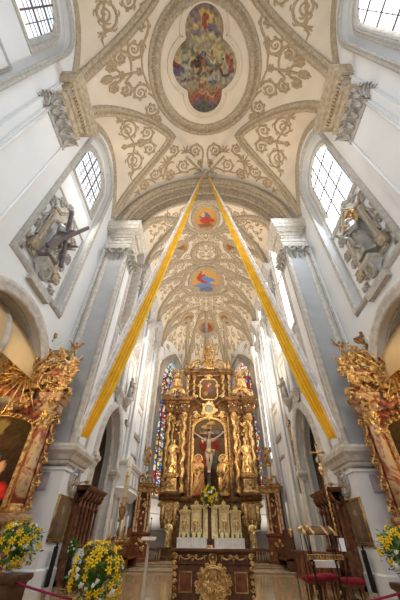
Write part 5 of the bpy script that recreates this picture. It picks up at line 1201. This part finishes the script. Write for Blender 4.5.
# communion rail in front of the high altar
for sd, nm in ((-1, 'left'), (1, 'right')):
    r = empty('communion_rail', (sd*4.4, 27.2, .56), 'low turned baluster rail %s of the high altar' % nm, 'railing')
    m = MB(); m.box(-.95, .95, -.12, .12, .62, .72); m.build('top_rail', 'red_wood', r); m = MB(); m.box(-.95, .95, -.12, .12, 0, .1); m.build('bottom_rail', 'red_wood', r); b0 = None
    for k in range(10):
        if b0 is None: m = MB(); m.lathe([(.06, .1), (.04, .18), (.08, .3), (.05, .42), (.04, .5), (.065, .62)], 8); b0 = m.build('baluster', 'grey_stone', r); b0.location = (-.87, 0, 0)
        else: c = b0.copy(); C.objects.link(c); c.parent = r; c.location = (-.87+.193*k, 0, 0)
# ------------------------------------------------------------------ people's altar
PA = empty('altar_table', (.14, 11.0, .3), 'dark wooden altar table with gilt relief and garlands in the middle', 'altar')
m = MB(); m.stack(-1.15, 1.15, 0, 1.0, [(0, .05), (.08, .05), (.12, 0), (.82, 0), (.84, .03), (.86, .0), (1.06, .0), (1.08, .05), (1.12, .1), (1.17, .1)]); m.build('body', 'dark_wood', PA)
FA = FV(-.0)
for q in (-1, 1):
    m = MB(); m.strip([(q*.78-.17, .28), (q*.78+.17, .28), (q*.78+.17, .68), (q*.78-.17, .68)], prof(.03, .015), FA, True); m.build('panel_frame', 'gold_old', PA)
    m = MB(); m.plate([(q*.78-.15, .3), (q*.78+.15, .3), (q*.78+.15, .66), (q*.78-.15, .66)], [], FA, 0, .01); m.scrolls(volute(q*.78, .55, .08, 0, 1, 1.4, .014)+volute(q*.78, .4, .08, PI, 1, 1.4, .014), FA, 1); m.build('inlay_panel', 'red_wood', PA)
    m = MB(); st = []
    for k in range(5): st += volute(q*1.09, .2+.14*k, .055, PI*(k % 2), q*(1 if k % 2 else -1), 1.3, .02)
    m.scrolls(st, FV(-.03), 1.6); scr3(m, q*1.1, 1.0, -.05, .09, q, .03, .06); scr3(m, q*1.12, .86, -.05, .06, -q, .025, .05); m.build('corner_scroll', 'gold', PA)
    st = []
    for k in range(2):
        x0 = q*(.22+.38*k); x1 = q*(.6+.38*k); st.append(([(x0+(x1-x0)*t/8, 1.02-.08*math.sin(PI*t/8)) for t in range(9)], [.012+.014*math.sin(PI*t/8) for t in range(9)]))
    st += volute(q*.5, 1.0, .045, 0, 1, 1.3, .014)+volute(q*.7, 1.0, .045, PI, -1, 1.3, .014)+palmette(q*.6, .96, -PI/2, .08, .015, 5)+palmette(q*.98, 1.03, -PI/2, .12, .012, 3)+palmette(q*.24, 1.03, -PI/2, .12, .012, 3)
    m = MB(); m.scrolls(st, FA, 1.5); m.build('garland', 'gold', PA)
m = MB(); m.strip(ell(0, .98, .105, .105, 20), prof(.04, .03), FA, True); m.ball((0, -.01, .98), (.05, .03, .05), 8, 6)
for k in range(8): a = k*PI/4; m.ball((.07*math.cos(a), -.01, .98+.07*math.sin(a)), (.018, .015, .018), 5, 4)
m.build('rosette', 'gold', PA)
m = MB(); m.strip(ell(0, .45, .40, .34, 30), prof(.07, .05), FV(-.04), True)
for k in range(16): a = 2*PI*k/16; m.scrolls(volute(.46*math.cos(a), .45+.38*math.sin(a), .075, a+PI, 1 if k % 2 else -1, 1.3, .022), FV(-.02), 1.7)
m.scrolls(palmette(0, .8, PI/2, .14, .03, 5)+palmette(0, .1, -PI/2, .1, .03, 5), FV(-.04), 1.5)
for k in range(9): rx = random.Random(k); m.ball((rx.uniform(-.27, .27), -.03, .45+rx.uniform(-.2, .2)), (.05, .05, .07), 7, 5)
gilt_cluster(m, (0, .45), .28, .2, -.02, 14, 9, .022); m.build('relief', 'gold', PA)
m = MB(); m.plate(ell(0, .45, .38, .32, 24), [], FV(0), 0, .03); m.build('relief_ground', 'gold_old', PA)
m = MB(); m.box(-.22, .22, 0, .3, 0, .015); o = m.build('folded_linen', 'white_cloth'); o.location = (.2, 11.1, 1.47); tag(o, 'small white folded linen on the middle of the altar table', 'cloth')
# processional crucifix behind the table
CR_ = empty('crucifix', (.06, 12.25, .3), 'tall dark crucifix with pale figure of Christ standing behind the altar table', 'crucifix')
m = MB(); m.box(-.065, .065, -.04, .04, .2, 5.05); m.box(-.62, .62, -.035, .035, 4.55, 4.67); m.build('cross', 'dark_wood', CR_)
m = MB(); m.M = SC(1); m.lathe([(.3, 0), (.3, .06), (.1, .15), (.07, .3)], 14); m.lathe([(.08, .95), (.12, 1.1), (.09, 1.25)], 10); m.build('foot', 'gold', CR_)
CJ = dict(pelvis=(0, 0, .50), chest=(0, -.01, .70), neck=(0, 0, .79), head=(.02, -.04, .865), shL=(.105, 0, .755), elL=(.24, .0, .84), wrL=(.375, .0, .93), shR=(-.105, 0, .755), elR=(-.24, .0, .84), wrR=(-.375, .0, .93),
    hpL=(.05, 0, .47), knL=(.055, -.09, .27), anL=(.015, -.01, .06), toL=(.02, -.06, .0), hpR=(-.05, 0, .47), knR=(-.035, -.10, .27), anR=(-.012, -.03, .06), toR=(-.02, -.08, .0))
k_ = nude(1, CJ, .92, .25, True); k_.v = [V((v.x, v.y, v.z)) for v in k_.v]
o = remesh(k_, .008, 2, 'skin_ivory', 'corpus', CR_); o.location = (0, -.07, 3.28); o.scale = (1.52,)*3
m = MB(); m.M = LOC(0, -.07, 3.28) @ SC(1.52); m.lathe([(.075, .42), (.103, .46), (.085, .5), (.08, .535)], 16, lambda a, z: 1+.06*math.sin(9*a)); m.tube([(.07, -.04, .5), (.13, -.05, .5), (.12, -.05, .38)], [.03, .035, .01], 6); m.build('loincloth', 'gold_bright', CR_)
m = MB(); m.M = LOC(.025, -.14, 3.28+1.385) ; m.tube([(.07*math.cos(a), .07*math.sin(a), .01*math.sin(5*a)) for a in [k*.42 for k in range(16)]], .012, 5); m.build('thorn_crown', 'wood_beam', CR_)
m = MB(); m.box(-.12, .12, -.06, -.04, 4.86, 4.98); m.build('titulus', 'gold', CR_)
# ------------------------------------------------------------------ flowers
def lily(mt, name, big=True):
    m = MB()
    for k in range(6):
        a = k*PI/3+(.0 if k % 2 else .1); c, s_ = math.cos(a), math.sin(a); L = 1 if k % 2 else .9
        pts = [(0, 0, 0), (.018*c, .018*s_, .03), (.042*c*L, .042*s_*L, .05), (.068*c*L, .068*s_*L, .046), (.085*c*L, .085*s_*L, .030)]
        m.tube(pts, [.006, .014, .020, .014, .003], 5, .35)
    for k in range(3): a = k*2.1; m.tube([(0, 0, .01), (.012*math.cos(a), .012*math.sin(a), .055)], .0025, 4)
    return m
def rose(mt, name):
    m = MB()
    for k in range(9): a = k*2.4; r = .012+.0035*k; m.ball((r*math.cos(a), r*math.sin(a), .03-.002*k), (.020, .020, .016), 6, 4)
    return m
def bouquet(name, loc, R, H, ny, nw, label, seed, vase_h=.3, vr=.13, mt='ceramic', fs=.86):
    rnd = random.Random(seed); r = empty(name, loc, label, 'flowers')
    m = MB(); m.lathe([(vr*.55, 0), (vr*.6, .02), (vr*.35, .06), (vr*.8, vase_h*.5), (vr, vase_h*.75), (vr*.7, vase_h*.92), (vr*.85, vase_h)], 20); m.build('vase', mt, r)
    g = MB(); c = V((0, 0, vase_h+H*.42))
    for k in range(520):
        d = V((rnd.gauss(0, 1), rnd.gauss(0, 1), rnd.gauss(.15, 1))).normalized(); p = c+V((d.x*R, d.y*R*.8, d.z*H*.52))*rnd.uniform(.5, 1.12)
        t = V((rnd.gauss(0, 1), rnd.gauss(0, 1), rnd.gauss(0, .7))).normalized(); L = rnd.uniform(.06, .12)*fs
        q = t.cross(d).normalized(); w_ = L*.2; e = p+t*L+d*.02; mm = (p+e)/2+d*.012
        g.add([p, mm+q*w_, e, mm-q*w_], [(0, 1, 2, 3)], True)
        if k % 5 == 0: g.tube([V((0, 0, vase_h-.02)), c.lerp(p, .5), p], .004, 4)
    for k in range(7): d = V((rnd.uniform(-1, 1), rnd.uniform(-.5, .5), rnd.uniform(.2, 1))).normalized(); g.tube([c, c+d*R*.9, c+d*R*1.25+V((0, 0, -.03))], [.006, .008, .002], 4)
    o = g.build('foliage', 'leaf', r, False); o['kind'] = 'stuff'
    ym = lily('', '').build('lily', 'petal_yellow', r); wm = rose('', '').build('rose', 'petal_white', r); fy = fw = True; pts = []
    for k in range(ny+nw):
        for _ in range(30):
            d = V((rnd.gauss(0, 1), rnd.gauss(-.45, .9), rnd.gauss(.15, 1))).normalized(); p = c+V((d.x*R, d.y*R*.8, d.z*H*.52))*rnd.uniform(.92, 1.08)
            if all((p-q).length > .075*fs*(R/.4)**.5 for q in pts): break
        pts.append(p); yl = k < ny; src = ym if yl else wm
        if (yl and fy): o = ym; fy = False
        elif (not yl and fw): o = wm; fw = False
        else: o = src.copy(); C.objects.link(o); o.parent = r
        o.location = p; s_ = rnd.uniform(.8, 1.15)*fs; o.scale = (s_,)*3
        o.rotation_euler = (d+V((rnd.gauss(0, .3), rnd.gauss(-.2, .3), rnd.gauss(0, .3)))).to_track_quat('Z', 'Y').to_euler()
    return r
def plinth(loc, hx, hy, h, label):
    r = empty('flower_plinth', loc, label, 'plinth')
    m = MB(); m.stack(-hx, hx, -hy, hy, [(0, .03), (.08, .03), (.1, 0), (h-.12, 0), (h-.1, .02)]); m.build('body', 'dark_wood', r)
    m = MB(); m.stack(-hx, hx, -hy, hy, [(h-.1, .02), (h-.085, .045), (h-.06, .055), (h-.03, .055), (h-.0, .045), (h, 0)]); m.build('top', 'dark_wood', r); return r
plinth((-3.52, 6.6, 0), .32, .3, 1.17, 'dark wooden plinth at the left edge carrying yellow lilies')
bouquet('flower_vase', (-3.42, 6.55, 1.18), .38, .56, 38, 16, 'bouquet of yellow lilies and white roses on the dark plinth at left', 11, .14, .1)
plinth((-1.88, 6.6, 0), .2, .2, .55, 'low wooden plinth under the big central lily bouquet')
bouquet('flower_vase', (-1.88, 6.55, .55), .42, .78, 62, 22, 'largest bouquet of yellow lilies left of the altar table', 21, .3, .15)
plinth((3.5, 6.6, 0), .3, .3, 1.12, 'dark wooden plinth at the right edge carrying flowers')
bouquet('flower_vase', (3.38, 6.55, 1.13), .36, .62, 34, 20, 'bouquet of yellow lilies and white roses at the right edge', 31, .14, .1)
bouquet('flower_vase', (.06, 12.05, 2.55), .27, .56, 26, 20, 'round yellow and white bouquet fixed to the shaft of the crucifix', 41, .08, .07, 'dark_wood', .9)
bouquet('flower_vase', (-5.05, 13.75, .3), .14, .5, 0, 6, 'small green plant at the foot of the left pier', 51, .9, .1, 'black')
m = MB(); m.tube([(-3.2+6.5*i/40, 6.45, 1.08-.34*(1-((i-20)/20)**2)) for i in range(41)], .016, 8); o = m.build('barrier_rope', 'rope_red'); tag(o, 'dark red velvet barrier rope sagging across the foreground', 'rope')
# ------------------------------------------------------------------ candlesticks and stands
r = empty('paschal_candlestick', (-3.08, 12.5, .3), 'tall gilt candelabrum with the big decorated Easter candle, left', 'candlestick')
m = MB(); m.lathe([(.28, 0), (.28, .05), (.1, .15), (.05, .3), (.035, .9), (.07, 1.0), (.035, 1.1), (.04, 1.4), (.12, 1.55), (.06, 1.7), (.05, 1.8), (.1, 2.0), (.14, 2.15), (.08, 2.25), (.13, 2.38)], 14); m.build('stem', 'gold_old', r)
m = MB(); m.M = LOC(0, 0, 1.32); m.tube([(.34*math.cos(a), .34*math.sin(a), 0) for a in [k*2*PI/24 for k in range(25)]], .03, 6)
for k in range(10): a = 2*PI*k/10; m.ball((.34*math.cos(a), .34*math.sin(a), .05), .05, 6, 5)
for k in range(5): a = 2*PI*k/5; m.tube([(0, 0, -.1), (.18*math.cos(a), .18*math.sin(a), -.12), (.34*math.cos(a), .34*math.sin(a), 0)], .02, 5)
gilt_cluster(m, (0, .05), .32, .1, -.34, 8, 201, .03); gilt_cluster(m, (0, .75), .1, .25, -.1, 6, 203, .03); m.build('crown', 'gold_old', r)
m = MB(); m.lathe([(.1, 2.38), (.1, 3.85), (.02, 3.88)], 14); m.build('paschal_candle', 'candle', r)
m = MB(); m.stroke([(0, 2.85), (0, 3.35)], [.025, .025], FV(-.1), .6); m.stroke([(-.07, 3.2), (.07, 3.2)], [.025, .025], FV(-.1), .6); m.M = LOC(0, 0, 0); m.lathe([(.103, 2.5), (.103, 2.56)], 14); m.lathe([(.103, 3.5), (.103, 3.54)], 14); m.build('candle_relief', 'gold', r)
for k, (x, y, h) in enumerate(((-.3, -.12, .52), (.28, -.2, .62), (.02, .33, .6), (.12, -.32, .5))):
    m = MB(); m.M = LOC(x, y, 1.36); m.lathe([(.035, 0), (.035, h), (.01, h+.02)], 8); m.build('small_candle', 'candle', r)
r = empty('reading_stand', (-1.72, 10.6, .0), 'slim beige lectern post with a flat top and thin microphone', 'lectern')
m = MB(); m.stack(-.035, .035, -.025, .025, [(.3, .02), (1.0, .005), (1.62, -.008), (1.66, 0)]); m.box(-.2, .2, -.15, .15, .3, .33); m.build('post', 'beige_metal', r)
m = MB(); m.M = LOC(0, 0, 1.66) @ RX(.25); m.box(-.21, .21, -.14, .14, 0, .03); m.build('top', 'beige_metal', r)
m = MB(); m.tube([(.02, 0, 1.68), (.02, .02, 1.9), (.03, -.02, 2.12)], .008, 5); m.ball((.03, -.03, 2.14), (.02, .02, .03), 6, 5); m.build('microphone', 'black', r)
# right-hand group
r = empty('ambo', (3.35, 11.1, .3), 'gilt and black folding ambo with a striped cloth top, right', 'lectern')
m = MB(); m.M = LOC(0, 0, 1.62) @ RX(.42); m.box(-.47, .47, -.22, .22, -.02, .02); m.build('cloth_top', 'altar_wood', r)
m = MB(); m.M = LOC(0, 0, 1.62) @ RX(.42)
for x in (-.44, -.2, .2, .44): m.box(x-.035, x+.035, -.23, .23, -.025, .026)
m.build('gold_stripe', 'gold_bright', r)
m = MB(); m.box(-.5, .5, -.2, .2, .98, 1.08); m.build('shelf', 'dark_wood', r)
m = MB(); m.strip([(-.5, .985), (.5, .985), (.5, 1.075), (-.5, 1.075)], prof(.02, .01), FV(-.2), True)
for k in range(12): m.scrolls(volute(-.44+.08*k, 1.03, .028, k*PI, 1 if k % 2 else -1, 1.2, .009), FV(-.2), 1.5)
m.build('shelf_gilding', 'gold', r)
for q in (-1, 1):
    m = MB(); m.tube([(q*.4, -.18, 1.58), (q*.36, -.1, 1.1), (q*.3, .18, 0)], .02, 6); m.tube([(q*.4, .18, 1.72), (q*.36, .1, 1.1), (q*.3, -.18, 0)], .02, 6); m.build('leg', 'black', r)
    m = MB()
    for z in (.3, .65, .9): m.M = LOC(q*(.3+.06*z), .16-.26*z*.9, z); m.lathe([(.022, -.04), (.035, 0), (.022, .04)], 8)
    m.build('leg_ring', 'gold', r)
r = empty('processional_cross', (3.95, 11.2, .3), 'gilt processional cross on a tall twisted pole, right', 'cross')
m = MB(); m.lathe([(.2, 0), (.2, .04), (.04, .08)], 12); twisted(m, 0, 0, .05, 1.5, .02, 6, 8, 50); m.build('lower_pole', 'dark_wood', r)
m = MB(); twisted(m, 0, 0, 1.5, 3.15, .03, 12, 8, 90); m.build('pole', 'gold', r)
m = MB(); m.ball((0, 0, 3.25), (.1, .1, .11), 12, 8); m.lathe([(.05, 3.1), (.07, 3.14), (.04, 3.18)], 10); m.lathe([(.04, 3.33), (.06, 3.38), (.03, 3.45)], 10); m.build('knob', 'gold_bright', r)
m = MB(); m.tube([(0, 0, 3.42), (0, 0, 4.02)], .028, 6); m.tube([(-.22, 0, 3.78), (.22, 0, 3.78)], .028, 6)
for x, z in ((0, 4.03), (-.23, 3.78), (.23, 3.78)):
    for a in range(3): b = a*2*PI/3; m.ball((x+.035*math.cos(b), 0, z+.035*math.sin(b)), (.035, .025, .035), 6, 5)
m.ball((0, -.02, 3.78), (.05, .03, .06), 8, 6); m.build('cross_head', 'gold', r)
for i, (x0, h, nm) in enumerate(((2.5, 2.03, 'leftmost and lowest'), (2.78, 2.16, 'middle'), (3.02, 2.28, 'rightmost and tallest'))):
    r = empty('candle_pole', (x0, 11.0, .3), 'thin black pole with gilt cup and tall candle, %s of the three' % nm, 'candle stand')
    z = 1.52+.04*i; m = MB(); m.tube([(0, 0, .03), (0, 0, z)], .014, 6); m.lathe([(.12, 0), (.12, .03), (.02, .05)], 12); m.build('pole', 'black', r)
    m = MB(); m.M = LOC(0, 0, z); m.lathe([(.02, -.06), (.04, -.02), (.06, .06), (.08, .12), (.06, .13)], 10); m.build('cup', 'gold_bright', r)
    m = MB(); m.M = LOC(0, 0, z+.12); m.lathe([(.032, 0), (.032, h-z-.12+.25), (.01, h-z+.15)], 10); m.build('candle', 'candle', r)
def stool(loc, rz, label):
    r = empty('stool', loc, label, 'stool', rz)
    m = MB(); m.stack(-.27, .27, -.22, .22, [(.46, 0), (.48, .02), (.53, .025), (.57, .0), (.58, -.05)]); m.build('seat_cushion', 'red_velvet', r)
    m = MB(); m.box(-.26, .26, -.21, .21, .39, .46); m.build('frame', 'red_wood', r)
    for x in (-.22, .22):
        for y in (-.17, .17): m = MB(); m.M = LOC(x, y, 0); m.lathe([(.02, 0), (.03, .05), (.02, .1), (.035, .25), (.03, .42)], 8); m.build('leg', 'red_wood', r)
    return r
stool((3.25, 12.1, .3), .1, 'red cushioned wooden stool behind the ambo'); stool((4.15, 11.5, .3), -.1, 'red cushioned wooden stool right of the processional cross')
stool((-4.45, 13.3, .3), .1, 'red cushioned wooden stool before the left choir stalls') 
stool((3.85, 12.9, .3), .1, 'red cushioned stool partly hidden under the small white-topped table') 
r = empty('credence_table', (4.0, 13.6, .3), 'small table with a white cloth behind the stools, right', 'table')
m = MB(); m.box(-.45, .45, -.3, .3, .82, .86); m.build('table_top', 'dark_wood', r); m = MB(); m.box(-.3, .5, -.32, .25, .86, .875); m.box(-.3, .5, -.33, -.31, .7, .875); m.build('cloth', 'white_cloth', r)
for x in (-.4, .4):
    for y in (-.25, .25): m = MB(); m.tube([(x, y, 0), (x, y, .82)], .03, 6); m.build('leg', 'dark_wood', r)
r = empty('sheet_stand', (4.62, 12.9, .3), 'white sheet clipped to a thin dark stand at the right pier', 'stand')
m = MB(); m.tube([(0, 0, 0), (0, 0, 1.3)], .015, 6); m.lathe([(.15, 0), (.15, .02), (.02, .04)], 10); m.build('pole', 'black', r); m = MB(); m.M = LOC(0, -.02, 1.3) @ RZ(-.6) @ RX(-.3); m.box(-.11, .11, -.008, .008, -.18, .18); m.build('sheet', 'paper', r)
for sd, nm in ((-1, 'left'), (1, 'right')):
    m = MB(); m.box(-.06, .06, -.08, .08, 0, 1.1); m.tube([(0, 0, 1.1), (0, 0, 1.25)], .03, 6); m.M = LOC(0, 0, 0); o = m.build('loudspeaker', 'black'); o.location = (sd*5.8, 14.1, .35); tag(o, 'slim black column loudspeaker against the %s pier pedestal' % nm, 'speaker')
r = empty('side_bench', (4.95, 24.0, .44), 'dark carved wooden bench by the right choir wall, far back', 'bench')
m = MB(); m.box(-.3, .3, -1.4, 1.4, .4, .48); m.build('seat', 'dark_wood', r); m = MB(); m.box(.25, .35, -1.4, 1.4, 0, 1.9); m.build('backrest', 'dark_wood', r)
for y in (-1.4, 1.34): m = MB(); m.box(-.3, .35, y, y+.06, 0, 1.0); m.build('side', 'dark_wood', r)
r = empty('side_bench', (-4.95, 23.2, .44), 'reddish wooden bench by the left choir wall under the oratory', 'bench')
m = MB(); m.box(-.3, .3, -1.4, 1.4, .4, .48); m.build('seat', 'red_wood', r); m = MB(); m.box(-.35, -.25, -1.4, 1.4, 0, 1.9); m.build('backrest', 'red_wood', r)
for y in (-1.4, 1.34): m = MB(); m.box(-.35, .3, y, y+.06, 0, 1.0); m.build('side', 'red_wood', r)
